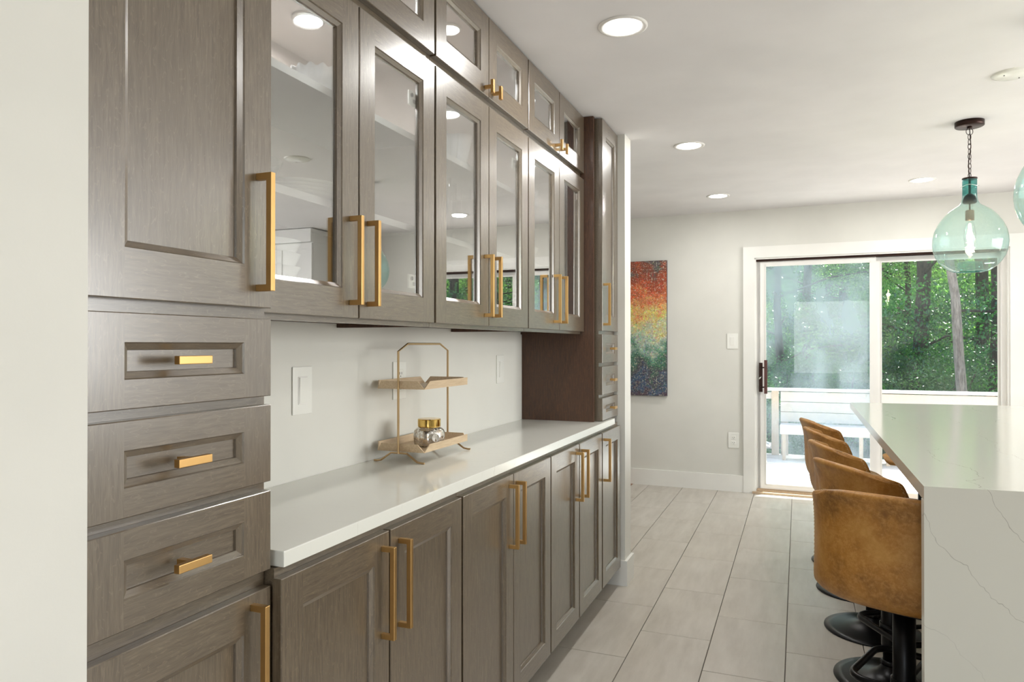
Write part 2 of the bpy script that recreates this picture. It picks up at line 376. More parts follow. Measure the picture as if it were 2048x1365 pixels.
def added_window(n, ax, a0, a1, z0, z1, pos):
    mb = MB(); w = .05
    def bar(a, b, c, d):
        if ax == 'y': mb.box(a, b, pos-.06, pos, c, d, 'white_vinyl')
        else: mb.box(pos, pos+.06, a, b, c, d, 'white_vinyl')
    bar(a0, a1, z0, z0+w); bar(a0, a1, z1-w, z1); bar(a0, a0+w, z0, z1); bar(a1-w, a1, z0, z1); m = (a0+a1)/2; bar(m-w/2, m+w/2, z0, z1)
    o = struct('added_window_%d' % n, mb)
    g = MB()
    if ax == 'y': g.box(a0+w, a1-w, pos-.035, pos-.03, z0+w, z1-w, 'clear_glass')
    else: g.box(pos+.03, pos+.035, a0+w, a1-w, z0+w, z1-w, 'clear_glass')
    g.build('pane', o, (0, 0, 0))
added_window(1, 'y', -.6, 1.4, .65, 2.25, YB-.02); added_window(2, 'x', 2.0, 4.8, .85, 2.25, WX1+.02)  # unseen windows, added as frames round the two fill lamps
# ceiling (rises a little beyond the cabinets; slopes up past the hall edge)
def cz(y): return CEIL if y < 3.8 else CEIL+(y-3.8)*.0152
mb = MB(); ys = [YB-.1, 3.8, 6.75]
for i in range(2):
    a, b = ys[i], ys[i+1]; xa = -1.5
    z = [cz(a), cz(b)]
    vs = [(xa, a, z[0]), (WX1+.1, a, z[0]), (WX1+.1, b, z[1]), (xa, b, z[1])]; vs += [(x, y, q+.1) for x, y, q in vs]
    mb.add(vs, [(0, 3, 2, 1), (4, 5, 6, 7), (0, 1, 5, 4), (1, 2, 6, 5), (2, 3, 7, 6), (3, 0, 4, 7)], 'ceiling_paint')
vs = [(-1.5, 3.8, cz(3.8)), (-1.5, 6.75, cz(6.75)), (-1.75, 6.75, 2.6), (-1.75, 3.8, 2.6), (-3.3, 3.8, 2.6), (-3.3, 6.75, 2.6)]
vs += [(x, y, 2.7) for x, y, q in vs]
mb.add(vs, [(0, 1, 2, 3), (3, 2, 5, 4), (6, 9, 8, 7), (9, 10, 11, 8), (0, 6, 7, 1), (4, 5, 11, 10), (1, 7, 8, 2), (2, 8, 11, 5), (0, 3, 9, 6), (3, 4, 10, 9)], 'ceiling_paint')
struct('ceiling', mb, 'smooth off-white ceiling')
# baseboards and casing
mb = MB(); wprism(mb, -3.2, -.443, 0, .145, -.016, 0, 'trim_paint'); struct('baseboard_back', mb, 'tall white baseboard on the far wall')
mb = MB(); wprism(mb, 1.61, WX1, 0, .145, -.016, 0, 'trim_paint'); struct('baseboard_right', mb)
mb = MB().box(-.968, -.853, 3.785, 3.80, 0, .135, 'trim_paint').box(-.868, -.853, 3.80, 3.955, 0, .135, 'trim_paint')
struct('baseboard_end', mb, 'white baseboard block wrapping the wall end')
mb = MB(); wprism(mb, -.446, DX0, 0, 2.155, -.022, 0, 'trim_paint'); wprism(mb, DX1, 1.61, 0, 2.155, -.022, 0, 'trim_paint'); wprism(mb, DX0, DX1, DZ, 2.155, -.022, 0, 'trim_paint')
# inner stop bead of the casing
wprism(mb, DX0-.004, DX0+.012, 0, DZ, -.012, .05, 'trim_paint'); wprism(mb, DX1-.012, DX1+.004, 0, DZ, -.012, .05, 'trim_paint'); wprism(mb, DX0, DX1, DZ-.012, DZ+.004, -.012, .05, 'trim_paint')
struct('trim_1', mb, 'white flat casing round the sliding door')

# ------------------------------------------------------------------ sliding patio door
DO = (.58, 6.6, 0)
D = MB()
wprism(D, DX0+.012, DX0+.045, .03, DZ-.012, .03, .13, 'white_vinyl'); wprism(D, DX1-.045, DX1-.012, .03, DZ-.012, .03, .13, 'white_vinyl'); wprism(D, DX0, DX1, 2.03, DZ-.03, .02, .13, 'white_vinyl')
DOOR = struct('door_1', D, 'white sliding glass patio door to the deck', org=DO)
m = MB(); wprism(m, DX0+.012, DX1-.012, DZ-.03, DZ-.012, .014, .10, 'bronze_metal'); o = m.build('track', DOOR); o['label'] = 'dark bronze head track'
m = MB(); wprism(m, DX0-.02, DX1+.02, 0, .018, -.035, .14, 'threshold_wood'); wprism(m, DX0+.01, DX1-.01, .018, .03, .0, .14, 'threshold_wood'); wprism(m, DX0+.02, DX1-.02, .03, .04, .022, .03, 'threshold_wood'); wprism(m, DX0+.02, DX1-.02, .03, .04, .06, .066, 'threshold_wood')
o = m.build('threshold', DOOR); o['label'] = 'pale worn wooden threshold'
def sash(name, x0, x1, d0, d1, g0, g1, z0, z1, gm):
    m = MB(); wprism(m, x0, g0, z0, z1, d0, d1, 'white_vinyl'); wprism(m, g1, x1, z0, z1, d0, d1, 'white_vinyl')
    wprism(m, g0, g1, z0, .076, d0, d1, 'white_vinyl'); wprism(m, g0, g1, 1.99, z1, d0, d1, 'white_vinyl')
    for a, b, c, d in ((g0, g0+.008, .076, 1.99), (g1-.008, g1, .076, 1.99), (g0, g1, .076, .084), (g0, g1, 1.982, 1.99)):
        wprism(m, a, b, c, d, d0-.004, d0+.01, 'trim_paint')
    o = m.build(name, DOOR); dm = (d0+d1)/2
    g = MB(); wprism(g, g0, g1, .076, 1.99, dm-.002, dm+.002, gm); g.build('pane', o); return o
s1 = sash('sliding_panel', DX0+.02, .60, .03, .062, -.266, .560, .035, 2.03, 'hazy_glass')
s2 = sash('fixed_panel', .565, DX1-.02, .072, .104, .638, 1.463, .035, 2.046, 'door_glass')
m = MB(); wprism(m, -.318, -.288, .885, 1.14, .018, .03, 'bronze_metal'); 
for z in (.93, 1.10): m.tube([P2(.02, -.303)+(z,), P2(-.045, -.296)+(z,), P2(-.05, -.262)+(z,)], .006, 'bronze_metal')
m.tube([P2(.015, -.30)+(1.02,), P2(-.012, -.315)+(1.0,)], .006, 'chrome')
o = m.build('handle', s1); 
m = MB(); wprism(m, -.272, -.246, .875, 1.165, -.062, -.042, 'cherry_grip'); m.build('grip', DOOR)['label'] = 'dark reddish brown grip bar'

# ------------------------------------------------------------------ cabinets
def ring(y0, y1, z0, z1, off, X):
    return [(X, y0+off, z0+off), (X, y1-off, z0+off), (X, y1-off, z1-off), (X, y0+off, z1-off)]
def front(name, parent, Xf, y0, y1, z0, z1, st=.069, rl=None, th=.02, glass=None, label=None):
    """shaker door / drawer front facing +X with chamfered inner profile; returns frame object"""
    rl = rl or st; m = MB(); V, H = 'wood_vertical', 'wood_horizontal'
    e = .0015
    def rr(oy, oz, X): return [(X, y0+oy, z0+oz), (X, y1-oy, z0+oz), (X, y1-oy, z1-oz), (X, y0+oy, z1-oz)]
    back = rr(0, 0, Xf-th); a = rr(0, 0, Xf-e); b = rr(e, e, Xf)
    def band(p, q):
        for i in range(4): m.add([p[i], p[(i+1) % 4], q[(i+1) % 4], q[i]], [(0, 1, 2, 3)], H if i in (0, 2) else V)
    band(back, a); band(a, b)
    ins = rr(st, rl, Xf)
    # stiles full height, rails between (butt joints)
    m.add([b[0], (Xf, y0+st, z0+e), (Xf, y0+st, z1-e), b[3]], [(0, 1, 2, 3)], V)
    m.add([(Xf, y1-st, z0+e), b[1], b[2], (Xf, y1-st, z1-e)], [(0, 1, 2, 3)], V)
    m.add([(Xf, y0+st, z0+e), (Xf, y1-st, z0+e), ins[1], ins[0]], [(0, 1, 2, 3)], H)
    m.add([ins[3], ins[2], (Xf, y1-st, z1-e), (Xf, y0+st, z1-e)], [(0, 1, 2, 3)], H)
    r2 = rr(st+.002, rl+.002, Xf-.003); r3 = rr(st+.011, rl+.011, Xf-.008); r4 = rr(st+.012, rl+.012, Xf-.013)
    band(ins, r2); band(r2, r3); band(r3, r4)
    if glass: r5 = rr(st+.012, rl+.012, Xf-th); band(r4, r5)
    # back frame
    if glass:
        bi = rr(st+.012, rl+.012, Xf-th); band(back, bi)
    else: m.add(back, [(0, 1, 2, 3)], V)
    o = m.build(name, parent, recalc=False)
    bm = bmesh.new(); bm.from_mesh(o.data); bmesh.ops.remove_doubles(bm, verts=bm.verts[:], dist=1e-5); bmesh.ops.recalc_face_normals(bm, faces=bm.faces[:]); bm.to_mesh(o.data); bm.free()
    if label: o['label'] = label
    a0, a1, b0, b1 = y0+st+.0115, y1-st-.0115, z0+rl+.0115, z1-rl-.0115
    if glass == 'tilt':
        g = MB(); x0 = Xf-.0165; dx = (a1-a0)*math.tan(math.radians(2.6))
        vs = [(x0+dx, a0, b0), (x0, a1, b0), (x0, a1, b1), (x0+dx, a0, b1)]; vs += [(x-.002, y, z) for x, y, z in vs]
        g.add(vs, [(0, 1, 2, 3), (4, 7, 6, 5), (0, 4, 5, 1), (1, 5, 6, 2), (2, 6, 7, 3), (3, 7, 4, 0)], 'cabinet_glass'); g.build('pane', o)
    elif glass: MB().box(Xf-.0155, Xf-.0135, a0, a1, b0, b1, 'cabinet_glass').build('pane', o)
    else: MB().box(Xf-.018, Xf-.0125, a0-.0005, a1+.0005, b0-.0005, b1+.0005, V if (z1-z0) > .2 else H).build('panel', o)
    return o
def pull(o, X0, yc, z0, z1, out=.035, w=.011):
    """square bar pull with two legs at its ends"""
    m = MB(); t = .012; y0, y1 = yc-w/2, yc+w/2; X1 = X0+out
    prof = [(X0, z0), (X1, z0), (X1, z1), (X0, z1), (X0, z1-t), (X1-t, z1-t), (X1-t, z0+t), (X0, z0+t)]
    n = len(prof); vs = [(x, y0, z) for x, z in prof]+[(x, y1, z) for x, z in prof]
    caps = [(0, 1, 6, 7), (1, 2, 5, 6), (2, 3, 4, 5)]
    m.add(vs, [tuple(reversed(c)) for c in caps]+[tuple(n+i for i in c) for c in caps]+[(i, (i+1) % n, n+(i+1) % n, n+i) for i in range(n)], 'gold_metal')
    h = m.build('handle', o); b = h.modifiers.new('bevel', 'BEVEL'); b.width = .0009; b.segments = 2; b.limit_method = 'ANGLE'; return h
def tpull(o, X0, yc, zc, L=.052, vertical=False, out=.033):
    m = MB(); X1 = X0+out
    m.box(X0, X1-.010, yc-.0055, yc+.0055, zc-.0055, zc+.0055, 'gold_metal', .0008)
    if vertical: m.box(X1-.011, X1, yc-.0065, yc+.0065, zc-L/2, zc+L/2, 'gold_metal', .001)
    else: m.box(X1-.011, X1, yc-L/2, yc+L/2, zc-.0065, zc+.0065, 'gold_metal', .001)
    return m.build('handle', o)
def hinge(o, X0, yc, zc):
    m = MB().box(X0-.024, X0-.019, yc-.02, yc+.02, zc-.02, zc+.02, 'hinge_plate', .002).lathe([(.006, 0), (.006, .004), (0, .004)], (0, 0, 0), 'outlet_slot', 8)
    n = len(m.v); 
    for i in range(n-24, n):  # screw: turn the small disc to face +X
        x, y, z = m.v[i]; m.v[i] = (X0-.0195+z, yc-.006+x, zc+.008+y)
    m.box(X0-.019, X0-.0165, yc+.002, yc+.014, zc-.012, zc-.002, 'outlet_slot'); 
    return m.build('hinge', o)

XW = WX0+.001
BX = -.885
def base_cab(y0, y1, doors, label):
    r = R_('base_cabinet', (-1.1, (y0+y1)/2, 0), label, 'cabinet', 'base cabinets under the long worktop')
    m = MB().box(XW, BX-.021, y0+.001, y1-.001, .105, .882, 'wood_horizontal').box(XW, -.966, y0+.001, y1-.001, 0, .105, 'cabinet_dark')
    m.build('body', r)
    for d in doors:
        o = front('door', r, BX, d[0], d[1], .107, .866, st=.062, rl=.066); pull(o, BX, d[2], .627, .838)
    return r
base_cab(1.067, 1.829, [(1.063, 1.437, 1.407), (1.444, 1.822, 1.482)], 'grey-brown double-door base cabinet nearest the camera, beside the drawer tower')
base_cab(1.829, 2.609, [(1.834, 2.218, 2.182), (2.223, 2.604, 2.248)], 'grey-brown double-door base cabinet in the middle of the worktop run')
base_cab(2.609, 3.386, [(2.614, 2.990, 2.946), (3.000, 3.377, 3.033)], 'grey-brown double-door base cabinet, third from the near drawer tower')
base_cab(3.386, 3.784, [(3.394, 3.764, 3.422)], 'narrow single-door base cabinet under the far tall unit')

# near tall tower
TX = -.907
r = R_('tall_cabinet', (-1.1, .87, 0), 'grey-brown full-height tower with three drawers, at the left edge beside the white wall', 'cabinet', 'tall cabinets')
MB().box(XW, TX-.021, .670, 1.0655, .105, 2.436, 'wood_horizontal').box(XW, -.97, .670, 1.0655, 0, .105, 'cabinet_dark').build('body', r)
for z0, z1 in ((.884, 1.030), (1.047, 1.189), (1.205, 1.347)):
    o = front('drawer', r, TX, .681, 1.0605, z0, z1, st=.069, rl=.0435); tpull(o, TX, .850, (z0+z1)/2, .066, out=.035)
o = front('door', r, TX, .681, 1.0605, 1.367, 2.425, st=.069, rl=.075); pull(o, TX, 1.0245, 1.396, 1.609)
o = front('door', r, TX, .681, 1.0605, .107, .853, st=.069, rl=.066); pull(o, TX, 1.012, .625, .836)
# far tall unit standing on the worktop
r = R_('tall_cabinet', (-1.1, 3.62, .914), 'narrow grey-brown tower with three small drawers, standing on the worktop beside the wall end', 'cabinet', 'tall cabinets')
MB().box(XW, -.9275, 3.476, 3.797, .9145, 2.436, 'wood_horizontal').box(XW, -1.0, 3.457, 3.476, .9145, 2.436, 'cabinet_dark').build('body', r)
o = MB().box(XW, -.944, 3.436, 3.4565, .9145, 2.438, 'side_wood').build('side_panel', r); o['label'] = 'dark brown stained side panel'
for z0, z1 in ((.905+.012, 1.030), (1.047, 1.189), (1.207, 1.351)):
    o = front('drawer', r, TX, 3.474, 3.797, z0, z1, st=.069, rl=.0435 if z0 > 1 else .038); tpull(o, TX, 3.63, (z0+z1)/2, .05, out=.033)
o = front('door', r, TX, 3.474, 3.797, 1.369, 2.434, st=.069, rl=.075); pull(o, TX, 3.505, 1.396, 1.609)

# worktop
m = MB().box(WX0+.001, -.890, 1.076, 3.664, .8835, .914, 'quartz', .002)
tag(m.build('worktop', None, (-1.1, 2.4, .883)), 'long white quartz worktop with faint grey veins on the base cabinets', 'worktop')
# filler rail beyond the worktop end
# uppers
UX = -.990
def upper(y0, y1, z0, z1, doors, label, group, small=False, shelves=()):
    r = R_('wall_cabinet', (-1.15, (y0+y1)/2, z0), label, 'cabinet', group)
    XB = UX-.021; t = .016
    m = MB()
    m.box(XW, XB, y0, y0+t, z0+.0145, z1, 'cabinet_inside').box(XW, XB, y1-t, y1, z0+.0145, z1, 'cabinet_inside').box(XW, XB, y0, y0+t, z0, z0+.0145, 'side_wood').box(XW, XB, y1-t, y1, z0, z0+.0145, 'side_wood')
    m.box(XW, XB, y0+t, y1-t, z1-t, z1, 'cabinet_inside').box(XW, XW+.006, y0+t, y1-t, z0+t, z1-t, 'cabinet_inside')
    m.box(XW, XB, y0+t, y1-t, z0+.0145, z0+.012+t, 'cabinet_inside')
    m.box(XW, XB, y0+t, y1-t, z0+.012, z0+.0145, 'side_wood')
    m.build('body', r)
    # face frame
    f = MB(); s = .035; XF = XB+.0005
    f.box(XB-.019, XF, y0, y0+s, z0, z1, 'wood_vertical').box(XB-.019, XF, y1-s, y1, z0, z1, 'wood_vertical')
    f.box(XB-.019, XF, y0+s, y1-s, z0, z0+s, 'wood_horizontal').box(XB-.019, XF, y0+s, y1-s, z1-s, z1, 'wood_horizontal')
    f.build('face_frame', r)
    yp = (y0+y1)/2; zp = z1-t
    pk = MB().lathe([(0, zp-.009), (.036, zp-.009), (.042, zp-.006), (.042, zp), (0, zp)], (-1.14, yp, 0), 'chrome', 32).build('puck_light', r)
    MB().lathe([(0, zp-.0105), (.034, zp-.0105), (.034, zp-.009)], (-1.14, yp, 0), 'puck_glow', 32).build('diffuser', pk)
    lamp('puck_lamp', 'AREA', (-1.14, yp, zp-.014), (0, 0, -1), PUCK_W, (.97, .99, 1), shape='DISK', size=.07)
    for q in shelves: MB().box(XW+.008, -1.032, y0+t+.001, y1-t-.001, q-.018, q, 'white_lacquer').build('shelf', r)
    for k, d in enumerate(doors):
        o = front('door', r, UX, d[0], d[1], d[2], d[3], st=.066, rl=.069, glass=d[5] if len(d) > 5 else 'flat')
        if small: tpull(o, UX, d[4], 2.178, .046, True, .035)
        else: pull(o, UX, d[4], 1.394, 1.606)
        if k == 1:
            yh = d[1]-.095; zs = ([2.335] if small else [1.995, 1.478])
            for z in zs: hinge(o, UX, yh, z)
    return r
G1, G2 = 'glass-fronted wall cabinets', 'small glass-fronted cabinets along the ceiling'
SH = (1.644, 1.908)
upper(1.078, 1.859, 1.352, 2.138, [(1.083, 1.466, 1.364, 2.124, 1.433), (1.471, 1.855, 1.364, 2.124, 1.507)], 'tall glass-fronted wall cabinet beside the near drawer tower, with bowls inside', G1, shelves=SH)
upper(1.861, 2.641, 1.352, 2.138, [(1.866, 2.251, 1.364, 2.124, 2.218), (2.255, 2.637, 1.364, 2.124, 2.289)], 'middle tall glass-fronted wall cabinet with crystal glasses on its top shelf', G1, shelves=SH)
upper(2.643, 3.434, 1.352, 2.138, [(2.647, 3.034, 1.364, 2.124, 2.958), (3.040, 3.431, 1.364, 2.124, 3.053, 'tilt')], 'tall glass-fronted wall cabinet against the dark side panel', G1, shelves=SH)
upper(1.078, 1.859, 2.1385, 2.438, [(1.083, 1.466, 2.154, 2.434, 1.433), (1.471, 1.855, 2.154, 2.434, 1.507)], 'small top cabinet nearest the camera, cut by the upper edge of the picture', G2, True)
upper(1.861, 2.641, 2.1385, 2.438, [(1.866, 2.251, 2.154, 2.434, 2.218), (2.255, 2.637, 2.154, 2.434, 2.289)], 'middle small top cabinet under the ceiling with two short gold pulls', G2, True)
upper(2.643, 3.434, 2.1385, 2.438, [(2.647, 3.034, 2.154, 2.434, 2.980), (3.040, 3.431, 2.154, 2.434, 3.058, 'tilt')], 'small top cabinet under the ceiling against the dark side panel', G2, True)

# ------------------------------------------------------------------ things in the glass cabinets
def bowl(name, c, r, h, mat, label, cat, scallop=0, group=None, th=.004, seg=48):
    prof = [(.001, .004), (r*.45, .004), (r*.8, h*.45), (r, h), (r-th, h), (r*.8-th, h*.47), (r*.42, .010), (.001, .010)]
    prof[0] = (.001, 0); prof[1] = (r*.45, 0)
    w = (lambda a, j: 1+.035*math.cos(scallop*a)*(1 if j in (3, 4) else .8)) if scallop else None
    m = MB().lathe(prof, (0, 0, 0), mat, seg if not scallop else scallop*6, True, w)
    if scallop:
        for i, (x, y, z) in enumerate(m.v):
            if z > h*.9: a = math.atan2(y, x); m.v[i] = (x, y, z+.0035*math.cos(scallop*a))
    o = m.build(name, None, (0, 0, 0)); o.location = c
    return tag(o, label, cat, group)
bowl('crystal_bowl', (-1.10, 1.455, 1.9085), .072, .060, 'crystal', 'scalloped crystal bowl on the top shelf of the nearest glass cabinet', 'bowl', 16)
bowl('crystal_dish', (-1.10, 1.575, 1.9085), .042, .04, 'crystal', 'small ribbed crystal dish behind the scalloped bowl', 'dish', 12)
bowl('glass_bowl', (-1.105, 1.235, 1.6445), .062, .058, 'clear_glass', 'clear glass bowl on the middle shelf of the nearest glass cabinet', 'bowl')
for k in range(4):
    m = MB().lathe([(.001, 0), (.06, 0), (.10, .010), (.112, .014), (.111, .016), (.098, .013), (.06, .004), (.001, .004)], (0, 0, 0), 'white_china', 40)
    o = m.build('plate', None, (0, 0, 0)); o.location = (-1.135, 1.43, 1.6445+k*.0085)
    tag(o, ['bottom', 'second from bottom', 'second from top', 'topmost'][k]+' white plate in the stack on the middle shelf', 'plate', 'white plates on the middle shelf')
for k in range(4):
    bowl('china_bowl', (-1.115, 1.268+.003*k, 1.3812+k*.030), .086-.001*k, .062, 'white_china', ['bottom', 'second from bottom', 'second from top', 'topmost'][k]+' white bowl in the stack at the bottom of the nearest glass cabinet', 'bowl', 0, 'white bowls in the nearest glass cabinet')
def tumbler(c, r, h, label, nm='crystal_tumbler', facets=10):
    w = lambda a, j: 1+.035*math.cos(facets*a) if j in (1, 2) else 1
    m = MB().lathe([(.001, 0), (r*.72, 0), (r*.86, h*.35), (r*.93, h*.6), (r, h), (r-.003, h), (r*.86, h*.6), (r*.7, h*.16), (.001, h*.14)], (0, 0, 0), 'crystal', facets*4, True, w)
    o = m.build(nm, None, (0, 0, 0)); o.location = c; return tag(o, label, 'glass', 'crystal glasses in the middle glass cabinet')
tumbler((-1.11, 2.05, 1.9085), .042, .10, 'faceted crystal tumbler, nearest the camera on the top shelf of the middle cabinet')
tumbler((-1.10, 2.15, 1.9085), .040, .095, 'faceted crystal tumbler, second along the top shelf of the middle cabinet')
tumbler((-1.20, 2.11, 1.9085), .040, .10, 'faceted crystal tumbler at the back of the top shelf, behind two others')
m = MB().lathe([(.001, 0), (.034, 0), (.036, .012), (.022, .035), (.030, .075), (.040, .125), (.0385, .125), (.028, .075), (.019, .036), (.001, .03)], (0, 0, 0), 'crystal', 32)
o = m.build('glass_vase', None, (0, 0, 0)); o.location = (-1.10, 2.26, 1.9085); tag(o, 'flared clear glass vase beside the crystal tumblers', 'vase')
FL = MB().lathe([(.001, 0), (.032, 0), (.030, .003), (.004, .008), (.0035, .085), (.012, .10), (.020, .14), (.019, .205), (.0178, .205), (.0185, .14), (.010, .102), (.001, .096)], (0, 0, 0), 'clear_glass', 24)
first = None
for k, (x, y) in enumerate([(-1.08, 2.10), (-1.10, 2.18), (-1.08, 2.26), (-1.17, 2.14)]):
    if first is None: first = o = FL.build('champagne_flute', None, (0, 0, 0))
    else: o = first.copy(); COL.objects.link(o)
    o.location = (x, y, 1.6445); tag(o, ['slim stemmed flute nearest the camera in the middle cabinet', 'slim stemmed flute, second along the middle shelf', 'slim stemmed flute, farthest along the middle shelf', 'slim stemmed flute standing behind the front row'][k], 'glass', 'flutes in the middle cabinet')
bowl('crystal_bowl', (-1.13, 2.93, 1.9085), .075, .06, 'crystal', 'scalloped crystal bowl on the top shelf of the farthest glass cabinet', 'bowl', 14)
bowl('china_bowl', (-1.13, 2.90, 1.6445), .085, .075, 'white_china', 'single white bowl on the middle shelf of the farthest glass cabinet', 'bowl')

# ------------------------------------------------------------------ wall plates
def plate(name, face, c, w, h, kind, label):
    """face: 'x' (backsplash) or 'y' (far wall); built locally facing +X then turned"""
    r = R_(name, c, label, 'switch' if 'switch' in name else ('outlet' if 'outlet' in name else 'wall plate'), rz=0 if face == 'x' else -PI/2)
    m = MB().box(0, .005, -w/2, w/2, -h/2, h/2, 'white_plastic', .002); m.build('cover', r, (0, 0, 0))
    if kind == 'rocker':
        MB().box(.004, .0065, -w*.24, w*.24, -h*.29, h*.29, 'white_vinyl', .0008).build('bezel', r, (0, 0, 0))
        m = MB(); a, b, c_, d = -w*.2, w*.2, -h*.27, h*.27
        m.add([(.006, a, c_), (.006, b, c_), (.006, b, d), (.006, a, d), (.0075, a, c_), (.0075, b, c_), (.0092, b, d), (.0092, a, d)], [(0, 3, 2, 1), (4, 5, 6, 7), (0, 1, 5, 4), (1, 2, 6, 5), (2, 3, 7, 6), (3, 0, 4, 7)], 'white_plastic'); m.build('rocker', r, (0, 0, 0))
    elif kind == 'duplex':
        for s in (-1, 1):
            z = s*h*.17; m = MB().box(.004, .0075, -w*.22, w*.22, z-h*.125, z+h*.125, 'white_plastic', .002); o = m.build('socket', r, (0, 0, 0))
            q = MB().box(.0072, .0078, -.008, -.0055, z-.002, z+.007, 'outlet_slot').box(.0072, .0078, .0055, .008, z-.002, z+.007, 'outlet_slot').box(.0072, .0078, -.002, .002, z-.010, z-.006, 'outlet_slot'); q.build('slots', o, (0, 0, 0))
    return r
plate('light_switch', 'x', (WX0, 1.676, 1.168), .086, .137, 'rocker', 'white rocker switch on the backsplash nearest the drawer tower')
plate('wall_outlet', 'x', (WX0, 2.215, 1.172), .09, .134, 'duplex', 'white outlet on the backsplash behind the tiered tray')
plate('light_switch', 'x', (WX0, 3.144, 1.182), .088, .134, 'rocker', 'white switch plate on the backsplash near the dark side panel')
plate('light_switch', 'y', (-.539, wally(-.539)-.0005, 1.329), .092, .135, 'rocker', 'white light switch on the far wall beside the door casing')
plate('wall_outlet', 'y', (-.531, wally(-.531)-.0005, .452), .09, .135, 'duplex', 'white outlet low on the far wall beside the door casing')

# painting
m = MB(); wprism(m, -1.62, -1.112, .828, 2.072, -.036, -.001, 'canvas_edge'); o = m.build('painting', None, (-1.37, 6.57, .83)); tag(o, 'tall unframed abstract canvas fading from red-orange to blue-green on the far wall', 'painting')
m = MB(); wprism(m, -1.619, -1.113, .829, 2.071, -.0375, -.0362, 'abstract_paint'); m.build('painted_surface', o)

# ------------------------------------------------------------------ tiered tray and jar
r = R_('tiered_tray', (-1.207, 2.19, .914), 'two-tier pale gold tray with a tall loop handle on the worktop', 'tray')
XA, XB_, Y0, Y1 = -1.295, -1.119, 2.029, 2.351
def tier(zb):
    m = MB().box(XA, XB_, Y0, Y1, zb, zb+.004, 'tray_wood'); o = m.build('tier', r)
    h, fl_, tp = .027, .010, .020; th = .004
    def board(p, q, nx, ny):
        px, py = p; qx, qy = q; dx, dy = (qx-px), (qy-py); L = math.hypot(dx, dy); dx /= L; dy /= L
        b = [(px, py, zb), (qx, qy, zb), (qx-dx*tp+nx*fl_, qy-dy*tp+ny*fl_, zb+h), (px+dx*tp+nx*fl_, py+dy*tp+ny*fl_, zb+h)]
        vs = b+[(x-nx*th, y-ny*th, z) for x, y, z in b]
        MB().add(vs, [(0, 1, 2, 3), (4, 7, 6, 5), (0, 4, 5, 1), (1, 5, 6, 2), (2, 6, 7, 3), (3, 7, 4, 0)], 'tray_wood').build('side_board', o)
    board((XB_, Y0), (XB_, Y1), 1, 0); board((XA, Y0), (XA, Y1), -1, 0); board((XA, Y0), (XB_, Y0), 0, -1); board((XA, Y1), (XB_, Y1), 0, 1)
tier(.949); tier(1.154)
yA, yB_ = 2.014, 2.366; X = -1.207
MB().tube([(X, yA, .945), (X, yA, 1.278), (X, yA+.06, 1.302), (X, yB_-.06, 1.302), (X, yB_, 1.278), (X, yB_, .945)], .0038, 'tray_metal', 6, smooth=False).build('handle', r)
for y in (yA+.004, yB_-.004):
    for s in (-1, 1):
        MB().tube([(X, y, .9465), (X+s*.03, y, .9455), (X+s*.068, y, .920), (X+s*.086, y, .9175), (X+s*.094, y, .918)], .0034, 'tray_metal', 6, smooth=False).build('foot', r)
r = R_('candle_jar', (-1.175, 2.165, .9532), 'squat silvered glass jar with a shiny gold lid on the lower tier', 'jar')
c = (-1.175, 2.165, .9532)
MB().lathe([(.001, 0), (.044, 0), (.051, .005), (.0535, .014), (.0535, .044), (.051, .053), (.045, .060), (.037, .064), (.036, .067), (.034, .067), (.036, .060), (.05, .044), (.05, .018), (.001, .006)], c, 'mercury_glass', 40).build('glass_body', r)
MB().lathe([(.001, .066), (.039, .066), (.0395, .068), (.0395, .090), (.038, .0925), (.001, .0925)], c, 'gold_mirror', 40, False).build('lid', r)
m = MB(); pr = [(0.0, .0005), (.012, .0005), (.0125, .0015), (.014, .0015), (.014, 0)]
m.lathe(pr, (0, 0, 0), 'jar_label', 24); a = math.radians(-38)
M_ = Matrix.Rotation(a, 4, 'Z') @ Matrix.Translation((.0528, 0, .032)) @ Matrix.Rotation(PI/2, 4, 'Y')
m.v = [tuple((M_ @ Vector(v))+Vector(c)) for v in m.v]; o = m.build('round_label', r); o['label'] = 'small round whitish label'

# ------------------------------------------------------------------ ceiling fixtures
def can(x, y, n, label, glow=True):
    z = cz(y)-.0005
    r = R_('recessed_light', (x, y, z), label, 'ceiling light', 'round recessed ceiling lights')
    MB().lathe([(.066, 0), (.066, -.003), (.080, -.0055), (.088, -.002), (.088, 0)], (x, y, z), 'white_vinyl', 48).build('trim_ring', r)
    MB().lathe([(.0, -.0042), (.060, -.0042), (.066, -.003)], (x, y, z), 'lamp_white', 48).build('diffuser', r)
    lamp('recessed_lamp', 'AREA', (x, y, z-.012), (0, 0, -1), CAN_W, (1, .985, .95), shape='DISK', size=.12)
can(-.58, 2.51, 1, 'round recessed light nearest the camera, above the middle wall cabinets')
can(-.58, 4.18, 2, 'round recessed light just beyond the end of the cabinets')
can(-.58, 5.80, 3, 'round recessed light farthest off, near the far wall and the painting')
can(.82, 5.77, 4, 'round recessed light above the patio door, left of the pendant')
can(.82, .60, 5, 'round recessed light overhead, outside the top of the picture right of the camera')
can(2.2, 4.2, 6, 'round recessed light over the right side of the kitchen, outside the picture')
can(2.2, 1.6, 7, 'round recessed light far to the right of the camera, outside the picture')
r = R_('ceiling_cover', (.84, 3.56, CEIL), 'flat round white ceiling cover plate at the right edge', 'ceiling plate')
MB().lathe([(.0, -.011), (.060, -.010), (.076, -.004), (.078, 0)], (.84, 3.56, CEIL), 'white_plastic', 40).build('cover', r)
for dx, dy in ((-.035, -.02), (.03, .03)):
    MB().lathe([(0, -.0125), (.003, -.012), (.003, -.009)], (.84+dx, 3.56+dy, CEIL), 'outlet_slot', 8).build('screw', r)

